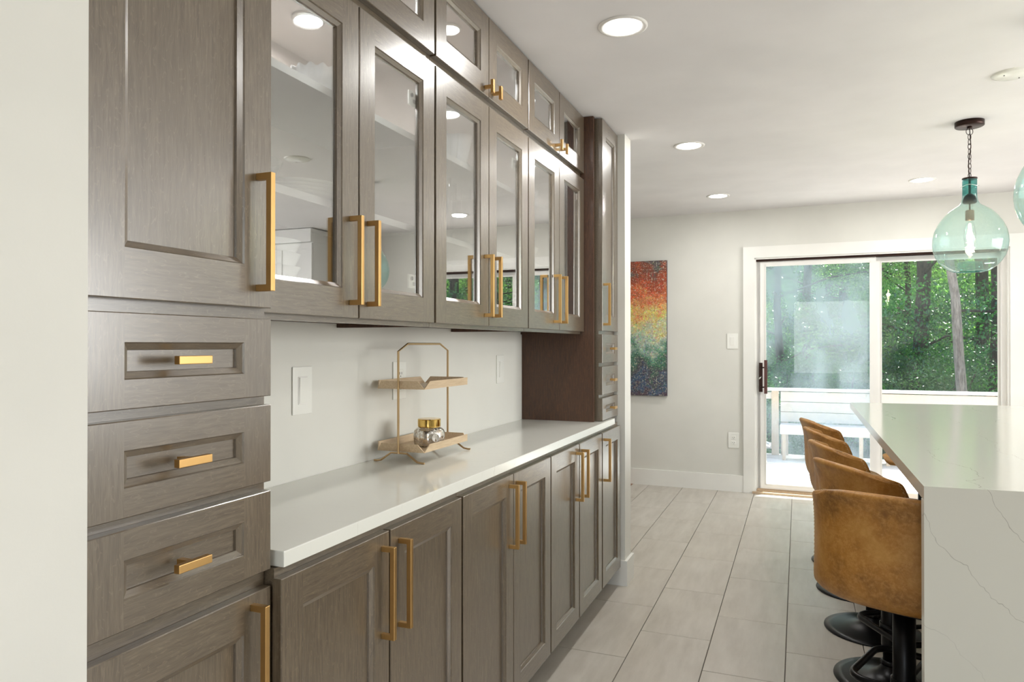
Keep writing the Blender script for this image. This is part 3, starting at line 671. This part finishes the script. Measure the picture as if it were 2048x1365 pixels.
def pendant(x, y, label):
    z = cz(y); r = R_('pendant_lamp', (x, y, z), label, 'pendant lamp', 'aqua glass pendants over the island'); c = (x, y, 0)
    MB().lathe([(0, z-.028), (.062, z-.028), (.066, z-.025), (.066, z-.001), (0, z-.001)], c, 'bronze_metal', 40).build('canopy', r)
    m = MB(); zt = z-.028; 
    m.lathe([(0, zt-.008), (.012, zt-.008), (.012, zt), (0, zt)], c, 'bronze_metal', 16)
    PR = .85
    def link_(zc, hl, hw, ang, r0=.0016):
        pts = []
        for k in range(14):
            q = 2*PI*k/14; a = hw*math.sin(q); b = hl*math.cos(q); pts.append((x+a*math.cos(ang), y+a*math.sin(ang), zc+b))
        m.tube(pts, r0, 'bronze_metal', 5, True)
    link_(zt-.024, .018, .018, .4)
    zz = zt-.040; k = 0
    zbot = 2.155
    while zz > zbot+.02:
        link_(zz-.012, .016, .0085, PI/2*k+.5); zz -= .025; k += 1
    link_(zz-.004, .020, .014, 1.2); o = m.build('chain', r)
    MB().tube([(x, y, zt), (x+.006, y, zt-.1), (x-.005, y, zt-.19), (x, y, 2.15)], .0022, 'bronze_metal', 6).build('cord', r)
    MB().lathe([(0, 2.158), (.034, 2.156), (.035, 2.150), (.032, 2.148), (0, 2.148)], c, 'bronze_metal', 32).build('cap', r)
    out = [(.0395, 2.148), (.039, 2.140), (.0385, 2.09), (.039, 2.055), (.044, 2.035), (.055, 2.018), (.080, 2.004), (.113, 1.984), (.142, 1.956), (.168, 1.922), (.187, 1.885), (.196, 1.848), (.198, 1.820), (.193, 1.785), (.181, 1.752), (.162, 1.724), (.135, 1.698), (.105, 1.680), (.088, 1.674)]
    g = MB().lathe([(a_*PR, b_) for a_, b_ in out], c, 'aqua_glass', 64).build('glass_shade', r)
    MB().lathe([(.032, 2.148), (.0315, 2.09), (.032, 2.07)], c, 'teal_glass', 40).build('glass_neck', r)
    m = MB(); pts = [(x+.040*math.cos(q/20*2*PI), y+.040*math.sin(q/20*2*PI), 2.113+.004*math.sin(q)) for q in range(20)]
    m.tube(pts, .0016, 'chrome', 5, True); m.build('wire_ring', r)
    MB().lathe([(.078, 1.680), (.068, 1.673), (.061, 1.678), (.057, 1.70), (.053, 1.722), (0, 1.724)], c, 'teal_glass', 48).build('glass_punt', r)
    MB().lathe([(0, 2.075), (.012, 2.074), (.024, 2.062), (.031, 2.045), (.032, 2.03), (.026, 2.024), (0, 2.022)], c, 'black_metal', 32).build('inner_cup', r)
    MB().tube([(x, y, 2.148), (x, y, 2.075)], .006, 'black_metal').tube([(x, y, 2.024), (x, y, 1.99)], .004, 'black_metal').build('stem', r)
    MB().lathe([(0, 1.992), (.018, 1.990), (.020, 1.985), (.020, 1.938), (0, 1.936)], c, 'bronze_metal', 24).build('socket', r)
    b = MB().lathe([(.014, 1.936), (.022, 1.90), (.027, 1.87), (.027, 1.85), (.020, 1.80), (.010, 1.775), (0, 1.772)], c, 'clear_glass', 24).build('bulb', r)
    m = MB()
    for q in range(6):
        a = q*PI/3; m.tube([(x+.004*math.cos(a), y+.004*math.sin(a), 1.92), (x+.011*math.cos(a), y+.011*math.sin(a), 1.86), (x+.006*math.cos(a), y+.006*math.sin(a), 1.80)], .0012, 'filament', 5)
    m.lathe([(0, 1.915), (.007, 1.91), (.0085, 1.88), (.007, 1.82), (0, 1.81)], c, 'filament', 12); m.build('filament', b)
    d = bpy.data.lights.new('bulb_lamp', 'POINT'); d.energy = 5; d.color = (1, .8, .55); d.shadow_soft_size = .02
    lo = bpy.data.objects.new('bulb_lamp', d); COL.objects.link(lo); lo.location = (x, y, 1.86)
pendant(.82, 4.27, 'aqua glass jug pendant hanging in front of the patio door')
pendant(.878, 2.99, 'aqua glass pendant cut off by the right edge of the picture')

# ------------------------------------------------------------------ island
A, B_, C_, D_ = (.317, 2.217), (.322, 5.245), (1.62, 5.37), (1.62, 2.315)   # plan corners measured on the worktop
m = MB().quadbox([A, D_, C_, B_], .876, .914, 'island_quartz')
# waterfall end, skewed like the near edge
ex, ey = (D_[0]-A[0]), (D_[1]-A[1]); L = math.hypot(ex, ey); nx, ny = -ey/L, ex/L
m.quadbox([A, D_, (D_[0]+nx*.03, D_[1]+ny*.03), (A[0]+nx*.03, A[1]+ny*.03)], .0, .876, 'island_quartz')
tag(m.build('island_worktop', None, (.97, 3.7, 0)), 'white quartz island top with grey veins folding down to the floor at its near end', 'worktop')
r = R_('island_cabinet', (1.15, 3.9, 0), 'white cabinet block under the island worktop behind the stools', 'cabinet')
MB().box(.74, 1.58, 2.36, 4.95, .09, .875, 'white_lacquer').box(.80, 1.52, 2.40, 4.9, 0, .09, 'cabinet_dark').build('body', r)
for k in range(4):
    y = 2.38+k*.64; MB().box(.728, .74, y, y+.62, .11, .86, 'white_lacquer', .002).build('panel', r)

# ------------------------------------------------------------------ stools
def shell_pt(u, t):
    C = [(.225, -.010), (.205, .012), (.12, .012), (.0, .0), (-.13, .0), (-.190, .030), (-.212, .10), (-.216, .19), (-.222, .27), (-.238, .335), (-.254, .365)]
    Wd = [.165, .190, .225, .238, .243, .246, .248, .249, .247, .243, .238]
    WR = [0, 0, 0, .0, .04, .09, .125, .135, .13, .12, .11]
    LF = [.0, .01, .03, .035, .03, .02, .005, .0, -.005, -.010, -.016]
    n = len(C)-1; q = t*n; i = min(int(q), n-1); f = q-i
    def cat(a):
        p0 = a[max(i-1, 0)]; p1 = a[i]; p2 = a[i+1]; p3 = a[min(i+2, n)]
        return .5*((2*p1)+(-p0+p2)*f+(2*p0-5*p1+4*p2-p3)*f*f+(-p0+3*p1-3*p2+p3)*f**3)
    cx, cz_ = cat([c[0] for c in C]), cat([c[1] for c in C]); w, wr, lf = cat(Wd), cat(WR), cat(LF)
    au = abs(u)
    # superellipse rounding of the sheet's corners
    e = max(0, (t-.86)/.14); f0 = max(0, (.10-t)/.10)
    cut = 1-.07*e*e*e-.12*f0*f0
    return Vector((cx+wr*au**3.2, w*u*cut, cz_+lf*au**3-.045*e*e*au**6))
def make_stool():
    S = .488
    r = root('bar_stool', (0, 0, 0), '', 'stool'); ORG[r.name] = (0, 0, 0)
    nu, nt = 22, 44; th = .026
    P = [[shell_pt(-1+2*i/nu, j/nt) for i in range(nu+1)] for j in range(nt+1)]
    N = [[None]*(nu+1) for _ in range(nt+1)]
    for j in range(nt+1):
        for i in range(nu+1):
            du = P[j][min(i+1, nu)]-P[j][max(i-1, 0)]; dv = P[min(j+1, nt)][i]-P[max(j-1, 0)][i]; N[j][i] = dv.cross(du).normalized()
    # N points to the outside (below / behind)
    s = 1 if N[nt//2][nu//2].x < 0 or N[nt//2][nu//2].z < 0 else -1
    vs = []; 
    for j in range(nt+1):
        for i in range(nu+1):
            edge = min(i, nu-i, j, nt-j); k = 1 if edge > 1 else (.75 if edge == 1 else .45)
            vs.append(P[j][i]-N[j][i]*s*th*.5*k+Vector((0, 0, S)))
    nb = len(vs)
    for j in range(nt+1):
        for i in range(nu+1):
            edge = min(i, nu-i, j, nt-j); k = 1 if edge > 1 else (.75 if edge == 1 else .45)
            vs.append(P[j][i]+N[j][i]*s*th*.5*k+Vector((0, 0, S)))
    w = nu+1; fs = []
    for j in range(nt):
        for i in range(nu):
            a = j*w+i; fs.append((a, a+1, a+w+1, a+w)); fs.append((nb+a, nb+a+w, nb+a+w+1, nb+a+1))
    rim = [i for i in range(nu+1)]+[j*w+nu for j in range(1, nt+1)]+[nt*w+i for i in range(nu-1, -1, -1)]+[j*w for j in range(nt-1, 0, -1)]
    for k in range(len(rim)): a, b = rim[k], rim[(k+1) % len(rim)]; fs.append((a, nb+a, nb+b, b))
    o = MB().add(vs, fs, 'tan_leather', True).build('seat_shell', r)
    sd = o.modifiers.new('smooth', 'SUBSURF'); sd.levels = 1; sd.render_levels = 1
    # zigzag stitching just inside the rim, on the outer face
    rp = []
    for k in rim:
        j, i = divmod(k, w); ji = min(max(j, 2), nt-2); ii = min(max(i, 1), nu-1)
        d = (P[ji][ii]-P[j][i]); d = d.normalized() if d.length > 1e-6 else Vector((0, 0, 0))
        rp.append((P[j][i], N[j][i]*s, d))
    m = MB(); pts = []
    n = len(rp)
    for k in range(n):
        a, na, da = rp[k]; b, nb_, db = rp[(k+1) % n]; L = (b-a).length; q = max(1, round(L/.0065))
        for z in range(q):
            f = z/q; p = a.lerp(b, f); nn = na.lerp(nb_, f); dd = da.lerp(db, f)
            off = .007 if len(pts) % 2 else .015
            pts.append(p+dd*off+nn*(th*(.14 if off < .01 else .29))+Vector((0, 0, S)))
    m.tube(pts, .0010, 'thread', 3, True); m.build('stitching', o)
    MB().box(-.09, .09, -.09, .09, S-.034, S-.012, 'black_metal', .008).build('mounting_plate', r)
    MB().tube([(.03, .04, S-.03), (.04, .15, S-.035), (.04, .20, S-.045)], .005, 'black_metal').build('lift_lever', r)
    MB().lathe([(0, .135), (.032, .135), (.0335, .14), (.0335, S-.034), (0, S-.034)], (0, 0, 0), 'black_metal', 32).build('upper_column', r)
    MB().lathe([(.0275, .072), (.0275, .138), (.0295, .128), (.0295, .126)], (0, 0, 0), 'black_metal', 32).build('lower_column', r)
    m = MB().lathe([(.028, .064), (.034, .066), (.036, .072), (.034, .082), (.028, .084)], (0, 0, 0), 'black_metal', 32)
    for k in range(14):
        a = k*2*PI/14; m.tube([(.0345*math.cos(a), .0345*math.sin(a), .069), (.0345*math.cos(a), .0345*math.sin(a), .079)], .003, 'black_metal', 6)
    m.build('collar', r)
    MB().lathe([(0, 0), (.200, 0), (.203, .003), (.202, .007), (.17, .011), (.12, .0165), (.075, .027), (.048, .042), (.034, .060), (.030, .070), (0, .070)], (0, 0, 0), 'black_metal', 64).build('base', r)
    pts = []; a, b, rd = -.055, .265, .06; hw = .155; z = .205
    for cx, cy, a0 in ((b-rd, hw-rd, 0), (a+rd, hw-rd, 90), (a+rd, -hw+rd, 180), (b-rd, -hw+rd, 270)):
        for k in range(7): q = math.radians(a0+90*k/6); pts.append((cx+rd*math.cos(q), cy+rd*math.sin(q), z))
    m = MB().tube(pts, .0115, 'black_metal', 10, True).tube([(-.01, 0, z), (.255, 0, z)], .009, 'black_metal', 8).lathe([(.034, z-.02), (.040, z-.02), (.040, z+.02), (.034, z+.02)], (0, 0, 0), 'black_metal', 24)
    m.build('footrest', r)
    return r
def copy_tree(o, parent=None):
    c = o.copy(); COL.objects.link(c); c.parent = parent
    for ch in list(o.children): copy_tree(ch, c)
    return c
st0 = make_stool(); GS = 'tan leather stools round the island'
stools = [(.315, 2.60, 68, 'tan leather swivel bar stool nearest the camera, beside the waterfall end of the island', 0),
          (.330, 3.10, 28, 'tan leather swivel bar stool, second from the camera along the island', 0),
          (.312, 3.62, 15, 'tan leather swivel bar stool in the middle of the row of five', 0),
          (.290, 4.17, 12, 'tan leather swivel bar stool, fourth from the camera along the island', .0),
          (.275, 4.68, 14, 'tan leather swivel bar stool at the far end of the row, nearest the patio door', .0),
          (.80, 5.62, -112, 'tan leather bar stool at the far short end of the island, mostly hidden', 0)]
for k, (x, y, a, lab, dz) in enumerate(stools):
    o = st0 if k == 0 else copy_tree(st0)
    o.location = (x, y, 0); o.rotation_euler = (0, 0, math.radians(a)); o['label'] = lab; o['group'] = GS

# ------------------------------------------------------------------ white kitchen units seen in the reflections
def white_unit(x0, x1, y0, y1, label):
    r = R_('pantry_cabinet', ((x0+x1)/2, (y0+y1)/2, 0), label, 'cabinet', 'white pantry units on the far wall')
    MB().box(x0, x1, y0+.02, y1, .09, 2.33, 'white_lacquer').box(x0, x1, y0-.02, y1, 2.33, 2.465, 'white_lacquer', .004).box(x0+.02, x1-.02, y0+.07, y1, 0, .09, 'white_lacquer').build('body', r)
    xm = (x0+x1)/2
    for a, b in ((x0+.003, xm-.002), (xm+.002, x1-.003)):
        for z0, z1 in ((.10, 1.36), (1.37, 2.32)):
            m = MB(); s = .06; Y = y0
            m.box(a, a+s, Y, Y+.018, z0, z1, 'white_lacquer').box(b-s, b, Y, Y+.018, z0, z1, 'white_lacquer').box(a+s, b-s, Y, Y+.018, z0, z0+s, 'white_lacquer').box(a+s, b-s, Y, Y+.018, z1-s, z1, 'white_lacquer').box(a+s, b-s, Y+.009, Y+.018, z0+s, z1-s, 'white_lacquer')
            o = m.build('door', r); hx = b-.03 if a < xm-.1 else a+.03
            MB().box(hx-.005, hx+.005, Y-.03, Y, 1.30 if z0 < 1 else 1.40, 1.32 if z0 < 1 else 1.42, 'black_metal').box(hx-.005, hx+.005, Y-.035, Y-.025, (1.12 if z0 < 1 else 1.40), (1.32 if z0 < 1 else 1.60), 'black_metal').build('handle', o)
white_unit(2.50, 3.37, 5.86, 6.46, 'white double-door pantry unit right of the patio door, seen only as a reflection')
white_unit(3.385, 4.26, 5.86, 6.46, 'white double-door pantry unit in the far right corner, seen only as a reflection')

# ------------------------------------------------------------------ deck
DZK = -.20; YR = 10.35
dk = MB().box(-4.5, 8, 6.75, YR+.15, DZK-.25, DZK-.035, 'deck_wood'); DECK = struct('deck_floor', dk, 'sunlit pale wooden deck outside the patio door'); 
for k in range(25):
    y = 6.76+k*.148; MB().box(-4.5, 8, y, y+.142, DZK-.035, DZK+random.uniform(-.001, .001), 'deck_wood').build('deck_board', DECK, (0, 0, 0))
mb = MB().box(-4.5, 8, 6.75, 8.08, 2.75, 2.83, 'white_vinyl'); struct('added_eave', mb, 'unseen white roof overhang added to keep the sun off the floor inside')  # unseen overhang, added and sized to hold the sun patch at the sill
mb = MB().box(-3.4, -.40, 6.78, 6.80, -.3, 2.75, 'white_vinyl').box(1.60, 8, 6.72, 6.80, -.3, 2.75, 'white_vinyl').box(-.40, 1.60, 6.76, 6.80, 2.06, 2.75, 'white_vinyl'); struct('siding', mb)
# railing left of the bench
BXL = -.22
r = R_('deck_railing', (-2.2, YR, DZK), 'weathered wooden railing with balusters left of the bench', 'railing')
MB().box(-4.4, BXL-.014, YR-.07, YR+.07, .672, .708, 'deck_wood').build('top_rail', r); MB().box(-4.4, BXL-.1, YR-.02, YR+.02, .56, .65, 'deck_wood').build('upper_rail', r); MB().box(-4.4, BXL-.1, YR-.02, YR+.02, -.12, -.04, 'deck_wood').build('lower_rail', r)
x = BXL-.24
while x > -4.3: MB().box(x-.02, x+.02, YR-.055, YR-.02, -.14, .66, 'deck_post').build('baluster', r); x -= .14
for x in (BXL-.07, -2.3, -4.35): MB().box(x-.046, x+.046, YR-.046, YR+.046, DZK, .671, 'deck_post').build('post', r)
r = R_('deck_bench', (2.2, YR, DZK), 'built-in pale wooden bench with a plank backrest along the deck edge', 'bench')
MB().box(BXL-.012, 7.9, YR-.09, YR+.10, .672, .708, 'deck_wood').build('cap_rail', r)
for z0, z1 in ((.532, .660), (.396, .524), (.260, .388)): MB().box(BXL, 7.9, YR-.045+random.uniform(0, .004), YR-.01, z0, z1, 'deck_wood').build('back_board', r)
for k in range(3): MB().box(BXL, 7.9, YR-.5+k*.148, YR-.36+k*.148, .205, .243, 'deck_wood').build('seat_board', r)
MB().box(BXL, 7.9, YR-.50, YR-.47, .14, .204, 'deck_wood').build('apron', r)
x = BXL+.05
while x < 7.8: MB().box(x-.022, x+.022, YR-.47, YR-.43, DZK, .14, 'deck_post').build('slat', r); x += .30
for x in (BXL+.05, 2.2, 4.6, 7.0): MB().box(x-.045, x+.045, YR-.01, YR+.08, DZK, .671, 'deck_post').build('post', r)
# cooler by the railing
r = R_('cooler_box', (-.63, 9.5, DZK), 'white and blue plastic cooler chest on the deck by the railing', 'cooler')
c0, c1, e0, e1 = -.92, -.38, 9.32, 9.68
MB().quadbox([(c0+.02, e0+.02), (c1-.02, e0+.02), (c1-.02, e1-.02), (c0+.02, e1-.02)], DZK+.001, DZK+.30, 'sky_blue_plastic').build('body', r)
MB().box(c0, c1, e0, e1, DZK+.30, DZK+.39, 'white_plastic', .015).build('lid', r)
MB().tube([(c1-.005, e0+.05, DZK+.26), (c1+.05, e0+.05, DZK+.24), (c1+.05, e1-.05, DZK+.24), (c1-.005, e1-.05, DZK+.26)], .01, 'white_plastic').build('handle', r)
MB().box(c0+.2, c1-.2, e0-.012, e0+.005, DZK+.25, DZK+.34, 'white_plastic', .004).build('latch', r)

# ------------------------------------------------------------------ woods
def gz(x, y): return -1.3+.25*math.sin(x*.4)+.2*math.sin(y*.5)+(max(0, y-16)*.10)
m = MB(); nx_, ny_ = 40, 36; vs = []; X0, X1, Y0_, Y1_ = -25, 45, 10.6, 62
for j in range(ny_+1):
    for i in range(nx_+1):
        x = X0+(X1-X0)*i/nx_; y = Y0_+(Y1_-Y0_)*j/ny_; z = gz(x, y)+(max(0, y-29)**1.5)*.28; vs.append((x, y, z))
m.add(vs, [(j*(nx_+1)+i, j*(nx_+1)+i+1, (j+1)*(nx_+1)+i+1, (j+1)*(nx_+1)+i) for j in range(ny_) for i in range(nx_)], 'forest_floor', True)
struct('ground', m, 'green woodland floor rising behind the deck')
rng = np.random.default_rng(5)
def leaves(name, parent, blobs, n, size, mat):
    """many small folded leaves scattered through ellipsoid clumps; blobs = (cx,cy,cz,rx,ry,rz)"""
    B = np.array(blobs); k = rng.integers(0, len(B), n); d = rng.normal(size=(n, 3)); d /= np.linalg.norm(d, axis=1)[:, None]
    rad = rng.uniform(.35, 1.0, n)**.6; c = B[k, :3]+d*rad[:, None]*B[k, 3:6]
    a = rng.normal(size=(n, 3)); a[:, 2] -= .2; a /= np.linalg.norm(a, axis=1)[:, None]
    up = rng.normal(size=(n, 3))*.8+np.array([0, 0, 1.0]); b = np.cross(a, up); b /= np.linalg.norm(b, axis=1)[:, None]
    s = rng.uniform(.7, 1.35, n)[:, None]*size
    V = np.stack([c-a*s, c+b*s*.55-a*s*.1, c+a*s, c-b*s*.55-a*s*.1], 1).reshape(-1, 3)
    ox, oy, oz = ORG[parent.name]; V = V-np.array([ox, oy, oz])
    me = bpy.data.meshes.new(name); me.vertices.add(len(V)); me.vertices.foreach_set('co', V.astype(np.float32).ravel())
    me.loops.add(4*n); me.loops.foreach_set('vertex_index', np.arange(4*n, dtype=np.int32)); me.polygons.add(n)
    me.polygons.foreach_set('loop_start', np.arange(0, 4*n, 4, dtype=np.int32)); me.update(calc_edges=True); me.materials.append(MATS[mat])
    o = bpy.data.objects.new(name, me); COL.objects.link(o); o.parent = parent; o['kind'] = 'stuff'; return o
def tree(name, x, y, h, r0, lean, bark_, mat, n, size, label, low=1.0, spread=2.0, blobs=None, nb=9):
    z = gz(x, y)-.1; r = R_(name, (x, y, z), label, 'tree' if 'shrub' not in name else 'shrub', 'trees behind the deck' if 'shrub' not in name else 'shrubs behind the deck')
    m = MB(); K = 8; pts = []; rs = []
    for k in range(K+1):
        f = k/K; pts.append(Vector((x+lean[0]*f*h+.04*math.sin(k*1.7+x), y+lean[1]*f*h, z+f*h))); rs.append(r0*(1-.55*f))
    seg = 12; vs = []
    for p, q in zip(pts, rs):
        for s in range(seg): a = 2*PI*s/seg; qq = q*(1+.06*math.sin(3*a+p.z)); vs.append((p.x+qq*math.cos(a), p.y+qq*math.sin(a), p.z))
    m.add(vs, [(k*seg+s, k*seg+(s+1) % seg, (k+1)*seg+(s+1) % seg, (k+1)*seg+s) for k in range(K) for s in range(seg)], bark_, True)
    m.build('trunk', r)
    m = MB(); B = []
    rr = random.Random(int(x*100+y*7))
    for k in range(nb):
        f = rr.uniform(low/h, 1.0); a = rr.uniform(0, 2*PI); L = spread*rr.uniform(.5, 1.1)*(1-.3*f); p = pts[0].lerp(pts[-1], f)
        e = p+Vector((L*math.cos(a), L*math.sin(a), rr.uniform(.1, .7))); m.tube([p, p.lerp(e, .5)+Vector((0, 0, .15)), e], r0*.13+.008, bark_, 5)
        B.append((e.x, e.y, e.z, rr.uniform(.7, 1.25)*spread*.5, rr.uniform(.7, 1.25)*spread*.5, rr.uniform(.4, .8)*spread*.4))
    m.build('branches', r)
    leaves('foliage', r, B, n, size, mat)
def T(px, depth):   # a point on the ground along a chosen bearing
    lat = (px-1024)/FPX*depth; c, s = math.cos(YAW), math.sin(YAW); return (-s*depth+c*lat, c*depth+s*lat)
x, y = T(1949, 11.6); tree('slender_tree', x, y, 8.5, .088, (-.098, 0), 'pale_bark', 'leaf_mid', 4500, .036, 'slender pale-barked leaning tree seen through the right pane', low=5.0, spread=1.8)
x, y = T(2000, 13.6); tree('broad_tree', x, y, 9.5, .20, (-.004, 0), 'dark_bark', 'leaf_mid', 9000, .033, 'thick dark trunk at the right edge of the right pane', low=4.2, spread=2.2)
x, y = T(1842, 15); tree('broad_tree', x, y, 10, .17, (.006, 0), 'dark_bark', 'leaf_dark', 28000, .031, 'dark thick tree left of the pale leaning trunk', low=1.5, spread=3.0, nb=14)
x, y = T(1812, 18); tree('woodland_tree', x, y, 9, .09, (.004, 0), 'dark_bark', 'leaf_mid', 28000, .032, 'thin dark-stemmed tree near the left side of the right pane', low=1.4, spread=2.4, nb=14)
x, y = T(1745, 17); tree('woodland_tree', x, y, 9, .10, (.01, 0), 'dark_bark', 'leaf_dark', 28000, .032, 'leafy tree behind the middle stile of the door', low=1.2, spread=2.4, nb=14)
x, y = T(1690, 21); tree('woodland_tree', x, y, 10, .15, (-.01, 0), 'dark_bark', 'leaf_mid', 28000, .032, 'leafy tree seen through the right half of the hazy pane', low=1.3, spread=3, nb=14)
x, y = T(1612, 19); tree('woodland_tree', x, y, 10, .13, (.012, 0), 'dark_bark', 'leaf_mid', 28000, .032, 'tree with a straight grey trunk in the middle of the hazy pane', low=1.8, spread=2.8, nb=13)
x, y = T(1560, 18); tree('woodland_tree', x, y, 9, .11, (-.01, 0), 'dark_bark', 'leaf_lime', 28000, .032, 'bright leafy tree at the left side of the hazy pane', low=1.5, spread=2.6, nb=14)
for k, (px, d, mt) in enumerate([(1500, 24, 'leaf_mid'), (1660, 26, 'leaf_lime'), (1800, 27, 'leaf_lime'), (1900, 25, 'leaf_mid'), (1962, 16.5, 'leaf_lime'), (2080, 24, 'leaf_mid'), (2230, 22, 'leaf_dark'), (2420, 24, 'leaf_mid')]):
    x, y = T(px, d); tree('woodland_tree', x, y, 11, .16, (0, 0), 'dark_bark', mt, 30000, .037, ['far green tree beyond the left end of the railing', 'far bright tree behind the hazy pane', 'far bright tree left of the dark thick tree', 'far green tree behind the pale leaning trunk', 'far bright tree between the pale and the thick dark trunks', 'far green tree just outside the right side of the door', 'far dark tree well right of the door, seen as a reflection', 'farthest right green tree, seen as a reflection'][k], low=.5, spread=3.6, nb=16)
# reflected part of the woods (to the right) and understorey shrubs
for k, (x, y) in enumerate([(5.5, 15.0), (8.0, 17.0), (11, 18.5), (7, 21)]):
    tree('woodland_tree', x, y, 9, .14, (0, 0), 'dark_bark', ['leaf_mid', 'leaf_dark', 'leaf_mid', 'leaf_lime'][k], 24000, .036, ['green tree to the right beyond the deck, first in the reflection', 'dark green tree to the right beyond the deck, second in the reflection', 'green tree to the right beyond the deck, third in the reflection', 'bright tree far to the right beyond the deck, in the reflection'][k], low=1.0, spread=3.0, nb=14)
SHL = ['low green shrub behind the left end of the railing', 'low green shrub behind the bench, left part of the hazy pane', 'low dark shrub behind the bench, middle of the hazy pane', 'low green shrub behind the bench, right part of the hazy pane', 'low dark shrub behind the door stile', 'low green shrub left of the pale leaning trunk', 'low shrub at the foot of the pale leaning trunk', 'low bright shrub before the thick dark trunk', 'low shrub just right of the door view', 'low green shrub in the reflection', 'low dark shrub far right in the reflection']
for k, px in enumerate([1490, 1555, 1610, 1680, 1740, 1800, 1880, 1965, 2060, 2250, 2500]):
    x, y = T(px, 13.2+(k % 3)*1.1); z = gz(x, y)-.1
    r = R_('woodland_shrub', (x, y, z), SHL[k], 'shrub', 'shrubs behind the deck')
    m = MB()
    for q in range(5): a = q*1.26; m.tube([(x, y, z), (x+.3*math.cos(a), y+.3*math.sin(a), z+1.0), (x+.6*math.cos(a), y+.6*math.sin(a), z+1.9)], .015, 'dark_bark', 5)
    m.build('stems', r)
    leaves('foliage', r, [(x+.5*math.cos(q), y+.5*math.sin(q), z+1.0+.35*(q % 3), .75, .6, .55) for q in range(6)], 12000, .025, ['leaf_mid', 'leaf_dark', 'leaf_mid'][k % 3])
